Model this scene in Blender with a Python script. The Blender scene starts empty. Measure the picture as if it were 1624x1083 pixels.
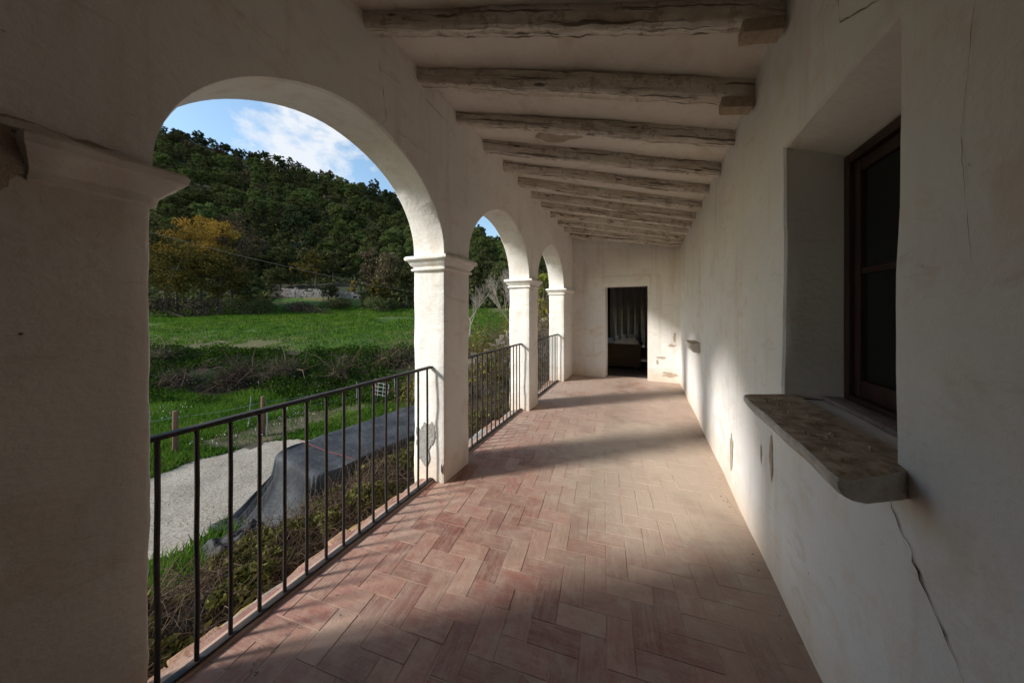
import bpy, bmesh, math, random
import numpy as np
from mathutils import Vector, noise
R = math.radians
random.seed(7); rng = np.random.default_rng(7)
scene = bpy.context.scene
COL = scene.collection

# ------------------------------------------------------------------ camera
F_PX, W_PX = 480.0, 1624.0
TH = 0.4166                      # camera turned left of the gallery's axis
CT, ST = math.cos(TH), math.sin(TH)
cam_d = bpy.data.cameras.new('camera'); cam = bpy.data.objects.new('camera', cam_d); COL.objects.link(cam)
cam_d.sensor_width = 36.0; cam_d.lens = 36.0 * F_PX / W_PX
cam.location = (0, 0, 1.5); cam.rotation_euler = (R(90), 0, TH)
cam_d.shift_y = -(541.5 - 494.06) / W_PX
cam_d.clip_start = 0.02; cam_d.clip_end = 2000
scene.camera = cam

# ------------------------------------------------------------------ world, sun, exposure
SUN_EL = R(28.5)
sd = Vector((-0.781, -0.625, 0)).normalized() * math.cos(SUN_EL); sd.z = math.sin(SUN_EL)   # towards the sun
scene.view_settings.view_transform = 'Standard'; scene.view_settings.look = 'None'
scene.view_settings.gamma = 1; scene.view_settings.use_curve_mapping = False
scene.view_settings.exposure = 0.33
scene.cycles.max_bounces = 10; scene.cycles.diffuse_bounces = 6; scene.cycles.transparent_max_bounces = 16
world = bpy.data.worlds.new('World'); scene.world = world; world.use_nodes = True


class NT:
    """small helper round a node tree"""
    def __init__(s, tree): s.t = tree; s.t.nodes.clear()
    def n(s, typ, ins=None, **kw):
        nd = s.t.nodes.new(typ)
        for k, v in kw.items(): setattr(nd, k, v)
        for k, v in (ins or {}).items():
            sock = nd.inputs[k]
            if isinstance(v, bpy.types.NodeSocket): s.t.links.new(v, sock)
            else: sock.default_value = v
        return nd
    def math(s, op, a, b=0.0, c=None, clamp=False):
        ins = {0: a, 1: b}
        if c is not None: ins[2] = c
        return s.n('ShaderNodeMath', ins, operation=op, use_clamp=clamp).outputs[0]
    def noise(s, vec, scale, detail=4, rough=.55, dist=0.0):
        ins = {'Scale': scale, 'Detail': detail, 'Roughness': rough, 'Distortion': dist}
        if vec is not None: ins['Vector'] = vec
        return s.n('ShaderNodeTexNoise', ins).outputs['Fac']
    def ramp(s, fac, lo, hi, a=0.0, b=1.0):
        return s.n('ShaderNodeMapRange', {'Value': fac, 'From Min': lo, 'From Max': hi, 'To Min': a, 'To Max': b}).outputs[0]
    def mix(s, fac, a, b):
        nd = s.n('ShaderNodeMix', data_type='RGBA')
        for k, v in ((0, fac), (6, a), (7, b)):
            if isinstance(v, bpy.types.NodeSocket): s.t.links.new(v, nd.inputs[k])
            else: nd.inputs[k].default_value = v if k == 0 else (*v, 1) if len(v) == 3 else v
        return nd.outputs[2]
    def scale(s, vec, sc):
        return s.n('ShaderNodeMapping', {'Vector': vec, 'Scale': sc}).outputs[0]


w = NT(world.node_tree)
sky = w.n('ShaderNodeTexSky', sky_type='NISHITA', sun_disc=False, sun_elevation=SUN_EL,
          sun_rotation=math.atan2(sd.x, sd.y), altitude=400, air_density=1.0, dust_density=0.6, ozone_density=1.4)
tc = w.n('ShaderNodeTexCoord').outputs['Generated']
sep = w.n('ShaderNodeSeparateXYZ', {0: tc})
cz = w.math('ADD', w.math('MAXIMUM', sep.outputs[2], 0.05), 0.25)
px = w.math('DIVIDE', sep.outputs[0], cz); py = w.math('DIVIDE', sep.outputs[1], cz)
cv = w.n('ShaderNodeCombineXYZ', {0: px, 1: py, 2: 3.3}).outputs[0]
c1 = w.noise(cv, 3.4, 10, .60, .15)
CR = (585 - 812) / 480; cdir = Vector((CR * CT - ST, CR * ST + CT, (494 - 270) / 480)).normalized()   # where the cloud bank stands
dt = w.n('ShaderNodeVectorMath', {0: tc, 1: tuple(cdir)}, operation='DOT_PRODUCT').outputs['Value']
mask = w.ramp(dt, .935, .985)
cloud = w.math('ADD', c1, w.math('MULTIPLY', mask, .15))
cloud = w.math('MULTIPLY', w.ramp(cloud, .60, .73), 0.93, clamp=True)
skyc = w.n('ShaderNodeMix', data_type='RGBA', blend_type='MULTIPLY')
w.t.links.new(sky.outputs[0], skyc.inputs[6]); skyc.inputs[0].default_value = 1; skyc.inputs[7].default_value = (1.38, 1.42, 1.30, 1)
mixed = w.mix(cloud, skyc.outputs[2], (4.9, 5.1, 5.4))
bg = w.n('ShaderNodeBackground', {'Color': mixed, 'Strength': 0.145})
w.n('ShaderNodeOutputWorld', {'Surface': bg.outputs[0]})

sl = bpy.data.lights.new('sun', 'SUN'); sun = bpy.data.objects.new('sun', sl); COL.objects.link(sun)
sl.energy = 4.5; sl.angle = R(8.0); sl.color = (1.0, .95, .88)
sun.rotation_euler = sd.to_track_quat('Z', 'Y').to_euler()


# ------------------------------------------------------------------ materials
def principled(name, build, rough=.9, spec=.2):
    m = bpy.data.materials.new(name); m.use_nodes = True
    t = NT(m.node_tree)
    pos = t.n('ShaderNodeTexCoord').outputs['Object']
    geo = t.n('ShaderNodeNewGeometry').outputs['Position']
    d = build(t, geo, pos)
    b = t.n('ShaderNodeBsdfPrincipled', {'Roughness': d.get('rough', rough), 'Specular IOR Level': d.get('spec', spec)})
    c = d['color']
    if isinstance(c, bpy.types.NodeSocket): t.t.links.new(c, b.inputs['Base Color'])
    else: b.inputs['Base Color'].default_value = (*c, 1)
    for k in ('Metallic', 'Transmission Weight', 'Alpha', 'IOR'):
        if k in d:
            if isinstance(d[k], bpy.types.NodeSocket): t.t.links.new(d[k], b.inputs[k])
            else: b.inputs[k].default_value = d[k]
    if 'bump' in d:
        h, st, ds = d['bump']
        bp = t.n('ShaderNodeBump', {'Height': h, 'Strength': st, 'Distance': ds})
        t.t.links.new(bp.outputs[0], b.inputs['Normal'])
    t.n('ShaderNodeOutputMaterial', {'Surface': b.outputs[0]})
    return m


def plaster_build(base=(.785, .76, .725), dirt=(.50, .37, .26), specks=1.0, low=1.0, bumps=1.0):
    def f(t, g, o):
        n1 = t.noise(g, .9, 5, .6); n2 = t.noise(g, 5, 6, .65); n3 = t.noise(g, 38, 5, .6)
        c = t.mix(t.ramp(n1, .38, .68), base, tuple(x * .88 for x in base))
        # brown run-down streaks, stretched along z
        st = t.noise(t.scale(g, (7, 7, .7)), 1.0, 6, .6)
        c = t.mix(t.math('MULTIPLY', t.ramp(st, .54, .72), .36, clamp=True), c, dirt)
        n5 = t.noise(t.scale(g, (1, 1, 1.6)), 2.3, 9, .68, .6)
        c = t.mix(t.math('MULTIPLY', t.ramp(n5, .55, .66), .34, clamp=True), c, (.55, .44, .33))
        c = t.mix(t.math('MULTIPLY', t.ramp(n5, .40, .30), .30, clamp=True), c, (.50, .49, .48))
        c = t.mix(t.math('MULTIPLY', t.ramp(n2, .57, .72), .42, clamp=True), c, (.62, .50, .38))
        # damp, earth-coloured band near the floor
        z = t.n('ShaderNodeSeparateXYZ', {0: g}).outputs[2]
        zz = t.math('ADD', z, t.math('MULTIPLY', t.math('SUBTRACT', n2, .5), .5))
        band = t.math('MULTIPLY', t.ramp(zz, .32, -.02), .55 * low, clamp=True)
        c = t.mix(band, c, (.60, .42, .27))
        tw = t.noise(t.scale(g, (2.2, 2.2, 9)), 1.3, 7, .7, .7)
        c = t.mix(t.math('MULTIPLY', t.ramp(tw, .60, .66), .22, clamp=True), c, (.40, .30, .22))
        # dark pits and specks
        vo = t.n('ShaderNodeTexVoronoi', {'Vector': g, 'Scale': 9.0, 'Randomness': 1.0})
        sp = t.math('MULTIPLY', t.ramp(t.math('ADD', vo.outputs['Distance'], t.math('MULTIPLY', n3, .06)), .085, .05),
                    t.ramp(t.noise(g, 2.2, 3), .48, .60), clamp=True)
        c = t.mix(t.math('MULTIPLY', sp, .75 * specks), c, (.10, .07, .05))
        h = t.math('ADD', t.math('MULTIPLY', n1, .5), t.math('MULTIPLY', n2, .35))
        h = t.math('ADD', h, t.math('MULTIPLY', n3, .22))
        h = t.math('ADD', h, t.math('MULTIPLY', t.noise(t.scale(g, (3, 3, 11)), 1.6, 4, .6), .25))
        h = t.math('SUBTRACT', h, t.math('MULTIPLY', sp, .12))
        return dict(color=c, bump=(h, .50 * bumps, .03), rough=.93)
    return f


M = {}
M['plaster'] = principled('white_plaster', plaster_build())
M['plaster_wall'] = principled('grey_white_plaster', plaster_build(base=(.735, .725, .715), dirt=(.52, .43, .35)))
M['plaster_old'] = principled('rough_old_plaster', plaster_build(base=(.70, .66, .61), specks=1.2, bumps=1.1))
M['ceiling'] = principled('whitewashed_ceiling', plaster_build(base=(.74, .69, .63), low=0, bumps=.7))


def wood_beam(t, g, o):
    g = t.n('ShaderNodeAttribute', attribute_name='grain', attribute_type='GEOMETRY').outputs['Vector']
    n = t.noise(t.scale(g, (1.1, 14, 14)), 1.0, 8, .65, .25); n2 = t.noise(t.scale(g, (1, 2.5, 2.5)), 6, 6, .7); n3 = t.noise(t.scale(g, (1.3, 34, 34)), 1, 6, .6, .3)
    wn = t.math('ADD', t.math('MULTIPLY', n, .55), t.math('MULTIPLY', n2, .45))
    c = t.mix(t.ramp(wn, .46, .66), (.84, .78, .70), (.52, .43, .34))
    c = t.mix(t.math('MULTIPLY', t.ramp(n3, .56, .62), .8, clamp=True), c, (.10, .07, .05))
    n4 = t.noise(g, 2.4, 5, .7)
    c = t.mix(t.math('MULTIPLY', t.ramp(n4, .58, .68), .6, clamp=True), c, (.24, .16, .105))
    vk = t.n('ShaderNodeTexVoronoi', {'Vector': t.scale(g, (3, 12, 12)), 'Scale': 1.0}).outputs['Distance']
    kn = t.ramp(t.math('ADD', vk, t.math('MULTIPLY', n2, .25)), .27, .22)
    c = t.mix(t.math('MULTIPLY', kn, .8, clamp=True), c, (.09, .06, .04))
    n6 = t.noise(g, 11, 6, .75)
    c = t.mix(t.math('MULTIPLY', t.ramp(n6, .54, .60), .55, clamp=True), c, (.33, .26, .20))
    h = t.math('ADD', t.math('MULTIPLY', n2, .8), t.math('MULTIPLY', n3, -1.0))
    h = t.math('SUBTRACT', t.math('ADD', h, t.math('MULTIPLY', n6, .5)), t.math('MULTIPLY', kn, .5))
    return dict(color=c, bump=(h, 1.0, .04), rough=.9)
M['beam'] = principled('whitewashed_rough_timber', wood_beam)


def stone(c1, c2, sc=8, pits=True):
    def f(t, g, o):
        n = t.noise(g, sc, 8, .7); n2 = t.noise(g, sc * 6, 5, .7); n3 = t.noise(g, 2.5, 4)
        c = t.mix(t.ramp(n, .38, .64), c1, c2)
        c = t.mix(t.math('MULTIPLY', t.ramp(n2, .58, .72), .6), c, tuple(x * .35 for x in c2))
        c = t.mix(t.math('MULTIPLY', t.ramp(n3, .55, .7), .4), c, tuple(x * .6 for x in c1))
        return dict(color=c, bump=(t.math('ADD', n, t.math('MULTIPLY', n2, .5)), .9, .02), rough=.9)
    return f
M['sill'] = principled('pitted_stone_sill', stone((.64, .53, .41), (.30, .22, .15), 16))
M['sill_edge'] = principled('pale_lit_stone_edge', stone((.74, .70, .64), (.52, .46, .40), 9))  # pale stone, lightened further so the edge looks lit
M['inner_sill'] = principled('dull_red_inner_sill', stone((.30, .24, .22), (.20, .15, .13), 9))
M['cement'] = principled('bare_grey_cement', stone((.36, .345, .32), (.29, .27, .25), 12))
M['scar'] = principled('bare_tan_render', stone((.50, .42, .34), (.42, .33, .25), 12))
M['block'] = principled('tan_bearing_brick', stone((.50, .41, .32), (.38, .29, .21), 25))
M['stonewall'] = principled('dark_field_stone', stone((.17, .145, .12), (.085, .07, .055), 5))
M['garden_stone'] = principled('mottled_garden_stone', stone((.44, .38, .30), (.22, .18, .14), 4))
M['palewall'] = principled('pale_ruined_stone', stone((.30, .28, .27), (.16, .14, .13), 1.2))
M['crack'] = principled('dark_crack', lambda t, g, o: dict(color=(.045, .03, .022)))  # dark colour gives the flat strips the shade inside a crack


def floor_dust(t, g, c, n1, n2, joint=False):
    """the old cement patch in the middle of the gallery, the dusty far half, dirt by the wall"""
    s = t.n('ShaderNodeSeparateXYZ', {0: g})
    dx = t.math('DIVIDE', t.math('SUBTRACT', s.outputs[0], .12), .95)
    dy = t.math('DIVIDE', t.math('SUBTRACT', s.outputs[1], 3.25), 1.25)
    rr = t.math('SQRT', t.math('ADD', t.math('MULTIPLY', dx, dx), t.math('MULTIPLY', dy, dy)))
    rr = t.math('ADD', rr, t.math('MULTIPLY', t.math('SUBTRACT', n2, .5), 1.9))
    rr = t.math('ADD', rr, t.math('MULTIPLY', t.math('SUBTRACT', n1, .5), 1.2))
    c = t.mix(t.math('MULTIPLY', t.ramp(rr, 1.35, .70), .85, clamp=True), c, (.52, .425, .335))
    far = t.math('MULTIPLY', t.ramp(s.outputs[1], 2.6, 5.2), t.ramp(n1, .22, .50), clamp=True)
    c = t.mix(t.math('MULTIPLY', far, .70), c, (.50, .40, .33))
    edge = t.ramp(t.math('ADD', s.outputs[0], t.math('MULTIPLY', t.math('SUBTRACT', n2, .5), .7)), .15, .75)
    c = t.mix(t.math('MULTIPLY', edge, .55, clamp=True), c, (.36, .28, .21))
    c = t.mix(t.math('MULTIPLY', t.ramp(t.noise(g, 2.1, 5), .54, .70), .35, clamp=True), c, (.20, .145, .11))
    c = t.mix(t.math('MULTIPLY', t.ramp(t.noise(g, 3.4, 7, .65, .5), .50, .66), .45, clamp=True), c, (.44, .335, .265))
    return c


def tile_mat(t, g, o):
    at = t.n('ShaderNodeAttribute', attribute_name='tint', attribute_type='GEOMETRY')
    n1 = t.noise(g, 1.3, 5, .6); n2 = t.noise(g, 7, 8, .7); n3 = t.noise(g, 60, 5, .7)
    an = t.n('ShaderNodeAttribute', attribute_name='scuff', attribute_type='GEOMETRY').outputs['Vector']
    sc = t.noise(t.scale(an, (5, 50, 5)), 1.0, 7, .7, .5)
    dust = (.48, .35, .27)
    c = t.mix(t.math('MULTIPLY', t.ramp(sc, .46, .64), .38, clamp=True), at.outputs['Color'], dust)
    c = t.mix(t.math('MULTIPLY', t.ramp(n2, .44, .64), .60, clamp=True), c, dust)
    n8 = t.noise(t.scale(g, (1, 1, 1)), 19, 8, .75, .4)
    c = t.mix(t.math('MULTIPLY', t.ramp(n8, .52, .62), .35, clamp=True), c, (.26, .13, .10))
    c = t.mix(t.math('MULTIPLY', t.ramp(n3, .60, .70), .40, clamp=True), c, (.55, .46, .38))
    c = floor_dust(t, g, c, n1, n2)
    h = t.math('ADD', t.math('MULTIPLY', n2, .6), t.math('MULTIPLY', n3, .3))
    h = t.math('ADD', h, t.math('MULTIPLY', sc, .35))
    return dict(color=c, bump=(h, .7, .010), rough=t.ramp(n2, .3, .7, .60, .88), spec=.3)
M['tile'] = principled('worn_terracotta_tile', tile_mat)


def mortar_mat(t, g, o):
    n = t.noise(g, 30, 5, .6); n2 = t.noise(g, 2.7, 5); n1 = t.noise(g, 1.3, 5, .6); n7 = t.noise(g, 7, 8, .7)
    c = t.mix(t.ramp(n2, .55, .66), (.42, .29, .225), (.16, .10, .075))
    c = t.mix(t.ramp(n, .45, .65), c, (.42, .30, .24))
    c = floor_dust(t, g, c, n1, n7)
    return dict(color=c, bump=(n, .5, .006))
M['mortar'] = principled('sandy_mortar', mortar_mat)
M['terracotta'] = principled('weathered_terracotta', stone((.40, .245, .165), (.28, .155, .10), 9))
M['lichen'] = principled('ochre_lichen_mortar', stone((.38, .27, .08), (.22, .16, .07), 14))


def iron(t, g, o):
    n = t.noise(g, 25, 6, .7); n2 = t.noise(g, 4, 4)
    c = t.mix(t.ramp(n, .5, .72), (.022, .021, .021), (.07, .034, .018))
    c = t.mix(t.math('MULTIPLY', t.ramp(n2, .5, .7), .30), c, (.06, .058, .058))
    return dict(color=c, bump=(n, .4, .003), rough=.6, spec=.45)
M['iron'] = principled('rusty_black_iron', iron)


def frame_wood(t, g, o):
    n = t.noise(t.scale(g, (40, 40, 3)), 1, 5)
    return dict(color=t.mix(t.ramp(n, .35, .65), (.032, .011, .008), (.018, .007, .005)), bump=(n, .4, .003), rough=.55, spec=.4)
M['redwood'] = principled('red_brown_painted_wood', frame_wood)
M['glass'] = principled('dusty_dark_glass', lambda t, g, o: dict(color=(.03, .037, .035), **{'Transmission Weight': .8}, rough=.12, spec=.3, IOR=1.3))
M['unlit_room'] = principled('unlit_room_dark', lambda t, g, o: dict(color=t.mix(t.noise(g, 2, 5), (.10, .085, .07), (.05, .04, .034))))  # near-black colour puts the darkness of the unlit rooms into their walls
M['darkwood'] = principled('dark_old_wood', lambda t, g, o: dict(color=t.mix(t.noise(t.scale(g, (3, 3, 30)), 1, 5), (.10, .07, .05), (.045, .03, .02)), rough=.7))
M['cloth'] = principled('off_white_cloth', lambda t, g, o: dict(color=t.mix(t.noise(g, 9, 5), (.62, .60, .55), (.42, .40, .36)), bump=(t.noise(g, 30, 4), .3, .01)))
M['curtain'] = principled('grey_curtain_cloth', lambda t, g, o: dict(color=t.mix(t.noise(g, 5, 5), (.55, .53, .50), (.26, .25, .235))))
M['bluecloth'] = principled('pale_blue_cloth', lambda t, g, o: dict(color=t.mix(t.noise(g, 9, 5), (.36, .43, .45), (.24, .30, .32))))
M['yellow'] = principled('ochre_painted_wood', lambda t, g, o: dict(color=(.62, .33, .08), rough=.6))


def foliage(name, c1, c2, trans=0.0):
    m = bpy.data.materials.new(name); m.use_nodes = True; t = NT(m.node_tree)
    at = t.n('ShaderNodeAttribute', attribute_name='tint', attribute_type='GEOMETRY')
    oi = t.n('ShaderNodeObjectInfo')
    c = t.mix(at.outputs['Fac'], c1, c2)
    hs = t.n('ShaderNodeHueSaturation', {'Color': c, 'Hue': t.ramp(oi.outputs['Random'], 0, 1, .485, .515),
                                          'Value': t.ramp(oi.outputs['Random'], 0, 1, .75, 1.3)})
    d = t.n('ShaderNodeBsdfDiffuse', {'Color': hs.outputs[0]})
    tr = t.n('ShaderNodeBsdfTranslucent', {'Color': hs.outputs[0]})
    mx = t.n('ShaderNodeMixShader', {0: trans, 1: d.outputs[0], 2: tr.outputs[0]})
    t.n('ShaderNodeOutputMaterial', {'Surface': mx.outputs[0]})
    M[name] = m
foliage('leaf_oak', (.048, .054, .022), (.092, .102, .038), .2)
foliage('leaf_green', (.060, .080, .026), (.118, .145, .046), .25)
foliage('leaf_pine', (.030, .040, .019), (.055, .070, .030), .2)
foliage('leaf_olive', (.045, .046, .019), (.10, .095, .040), .15)
foliage('leaf_brown', (.070, .052, .032), (.15, .115, .072), .1)
foliage('leaf_gold', (.11, .072, .020), (.38, .22, .042), .25)
foliage('leaf_goldgreen', (.050, .050, .015), (.17, .14, .034), .2)
foliage('leaf_lime', (.09, .105, .018), (.34, .31, .055), .35)
foliage('leaf_vine', (.040, .044, .015), (.165, .15, .045), .2)
foliage('twig', (.050, .034, .024), (.165, .115, .085))
foliage('twig_dark', (.05, .037, .028), (.125, .095, .07))
foliage('twig_pale', (.16, .13, .105), (.36, .31, .26))
foliage('blade', (.034, .085, .011), (.125, .215, .028), .3)
foliage('weed', (.018, .045, .008), (.060, .115, .018), .15)
foliage('blade_dry', (.10, .10, .03), (.22, .19, .08), .2)
foliage('flower', (.5, .5, .45), (.75, .75, .7))
M['bark'] = principled('dark_bark', lambda t, g, o: dict(color=t.mix(t.noise(g, 6, 5), (.055, .042, .032), (.11, .09, .07)), bump=(t.noise(g, 12, 5), .8, .04)))
M['palebark'] = principled('pale_grey_bark', lambda t, g, o: dict(color=t.mix(t.noise(g, 9, 5), (.40, .34, .28), (.20, .16, .13))))
M['post'] = principled('reddish_wooden_post', lambda t, g, o: dict(color=t.mix(t.noise(t.scale(g, (20, 20, 3)), 1, 5), (.23, .12, .08), (.10, .06, .045)), bump=(t.noise(g, 20, 4), .6, .01)))
M['zinc'] = principled('galvanised_steel', lambda t, g, o: dict(color=(.26, .28, .28), Metallic=.2, rough=.6))
M['cable'] = principled('pale_cable', lambda t, g, o: dict(color=(.16, .14, .12)))
M['cord'] = principled('red_cord', lambda t, g, o: dict(color=(.20, .05, .04)))


def tarp_mat(t, g, o):
    n = t.noise(g, 1.6, 5); n2 = t.noise(t.scale(g, (1, 1, 1)), 12, 5)
    c = t.mix(t.ramp(n, .4, .65), (.024, .026, .031), (.060, .065, .073))
    wv = t.noise(t.scale(g, (2, 7, 1.2)), 1.2, 5, .6, 1.5)
    return dict(color=c, bump=(t.math('ADD', wv, t.math('MULTIPLY', n2, .06)), .6, .06), rough=.78, spec=.25)
M['black_plastic'] = principled('black_plastic_sheet', lambda t, g, o: dict(color=(.010, .011, .013), rough=.62, spec=.25, bump=(t.noise(g, 6, 5), .6, .05)))
M['tarp'] = principled('dark_grey_tarpaulin', tarp_mat)


def ground_mat(t, g, o):
    n = t.noise(g, .25, 6, .6); n2 = t.noise(g, 2.4, 7, .7); n3 = t.noise(g, 14, 5, .7)
    c = t.mix(t.ramp(n2, .35, .66), (.024, .070, .010), (.060, .135, .020))
    c = t.mix(t.math('MULTIPLY', t.ramp(n, .52, .66), .7), c, (.10, .10, .035))
    c = t.mix(t.math('MULTIPLY', t.ramp(n3, .55, .70), .5), c, (.03, .04, .014))
    return dict(color=c, bump=(t.math('ADD', n2, n3), 1.0, .15))
M['ground'] = principled('grassy_earth', ground_mat)


def bank_mat(t, g, o):
    n2 = t.noise(g, 1.1, 7, .7); n3 = t.noise(g, 9, 6, .7)
    c = t.mix(t.ramp(n2, .44, .56), (.020, .050, .010), (.060, .042, .024))
    c = t.mix(t.math('MULTIPLY', t.ramp(n3, .5, .68), .6), c, (.016, .018, .009))
    return dict(color=c, bump=(t.math('ADD', n2, n3), 1.0, .2))
M['bank'] = principled('overgrown_bank_earth', bank_mat)


def field_mat(t, g, o):
    n = t.noise(t.scale(g, (.10, .16, .1)), 1, 5, .6); n2 = t.noise(g, .9, 8, .7); n3 = t.noise(g, 7, 6, .75)
    c = t.mix(t.ramp(n2, .34, .66), (.034, .085, .012), (.090, .160, .024))
    c = t.mix(t.math('MULTIPLY', t.ramp(n3, .5, .68), .6), c, (.022, .050, .010))
    c = t.mix(t.math('MULTIPLY', t.ramp(t.math('ADD', n, t.math('MULTIPLY', n2, .25)), .60, .70), .8, clamp=True), c, (.17, .14, .065))
    return dict(color=c, bump=(t.math('ADD', n2, n3), 1.0, .25))
M['field'] = principled('green_meadow', field_mat)


def hill_mat(t, g, o):
    n = t.noise(g, .1, 6, .6); n2 = t.noise(g, .8, 8, .7)
    c = t.mix(t.ramp(n2, .35, .66), (.028, .032, .014), (.06, .052, .030))
    c = t.mix(t.math('MULTIPLY', t.ramp(n, .5, .65), .5), c, (.03, .05, .018))
    return dict(color=c, bump=(n2, 1.0, .8))
M['hill'] = principled('wooded_slope_earth', hill_mat)


def gravel_mat(t, g, o):
    n = t.noise(g, 1.1, 6, .65); n2 = t.noise(g, 30, 8, .85); v = t.n('ShaderNodeTexVoronoi', {'Vector': g, 'Scale': 22}).outputs['Distance']
    c = t.mix(t.ramp(n, .38, .66), (.34, .295, .235), (.22, .185, .14))
    vc = t.n('ShaderNodeSeparateColor', {0: t.n('ShaderNodeTexVoronoi', {'Vector': g, 'Scale': 38}).outputs['Color']}).outputs[0]
    c = t.mix(t.ramp(vc, .55, .95, 0, .55), c, (.38, .355, .325))
    c = t.mix(t.ramp(vc, .35, .02, 0, .5), c, (.12, .105, .09))
    c = t.mix(t.math('MULTIPLY', t.ramp(n2, .56, .66), .6, clamp=True), c, (.10, .085, .06))
    return dict(color=c, bump=(t.math('ADD', n2, v), .5, .012))
M['gravel'] = principled('pale_gravel', gravel_mat)
M['dirt'] = principled('brown_dirt', stone((.13, .10, .065), (.07, .065, .035), 2.5))
M['roof'] = principled('roof_clay', stone((.34, .20, .13), (.26, .15, .10), 6))


# ------------------------------------------------------------------ object helpers
def link(o, parent=None):
    COL.objects.link(o)
    if parent is not None: o.parent = parent
    return o


def thing(name, label, cat, loc=(0, 0, 0), group=None):
    o = bpy.data.objects.new(name, None); link(o); o.location = loc; o.empty_display_size = .2
    return tag(o, label, cat, group, 'thing')


def tag(o, label=None, cat=None, group=None, kind=None):
    for k, v in (('label', label), ('category', cat), ('group', group), ('kind', kind)):
        if v: o[k] = v
    return o


def wl(o):
    """world offset of a not-yet-evaluated object chain (no rotations used)"""
    v = Vector((0, 0, 0))
    while o is not None: v += o.location; o = o.parent
    return v


def mesh_obj(name, verts, faces, mats, parent=None, midx=None, smooth=None, loc=None):
    me = bpy.data.meshes.new(name)
    off = wl(parent) if parent is not None else (Vector(loc) if loc else Vector((0, 0, 0)))
    verts = [(v[0] - off.x, v[1] - off.y, v[2] - off.z) for v in verts]
    me.from_pydata(verts, [], faces)
    for m in (mats if isinstance(mats, (list, tuple)) else [mats]): me.materials.append(m)
    if midx is not None: me.polygons.foreach_set('material_index', midx)
    if smooth is not None:
        me.polygons.foreach_set('use_smooth', [True] * len(me.polygons))
        me.set_sharp_from_angle(angle=R(smooth))
    me.update()
    o = bpy.data.objects.new(name, me); link(o, parent)
    if parent is None and loc: o.location = loc
    return o


def np_mesh(name, V, F, mat, parent=None, tint=None, loc=None):
    """V (n,3) float, F (m,k) int; tint (n,) in 0..1"""
    me = bpy.data.meshes.new(name)
    off = np.array(wl(parent) if parent is not None else (loc or (0, 0, 0)))
    V = (V - off).astype(np.float32)
    me.vertices.add(len(V)); me.vertices.foreach_set('co', V.ravel())
    k = F.shape[1]
    me.loops.add(F.size); me.loops.foreach_set('vertex_index', F.ravel().astype(np.int32))
    me.polygons.add(len(F)); me.polygons.foreach_set('loop_start', np.arange(0, F.size, k, dtype=np.int32))
    me.update(calc_edges=True)
    if tint is not None:
        a = me.attributes.new('tint', 'FLOAT', 'POINT'); a.data.foreach_set('value', tint.astype(np.float32))
    me.materials.append(mat); me.validate()
    o = bpy.data.objects.new(name, me); link(o, parent)
    if parent is None and loc: o.location = loc
    return o


def nz(x, y, z, s=1.0): return noise.noise(Vector((x * s, y * s, z * s)))


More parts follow.
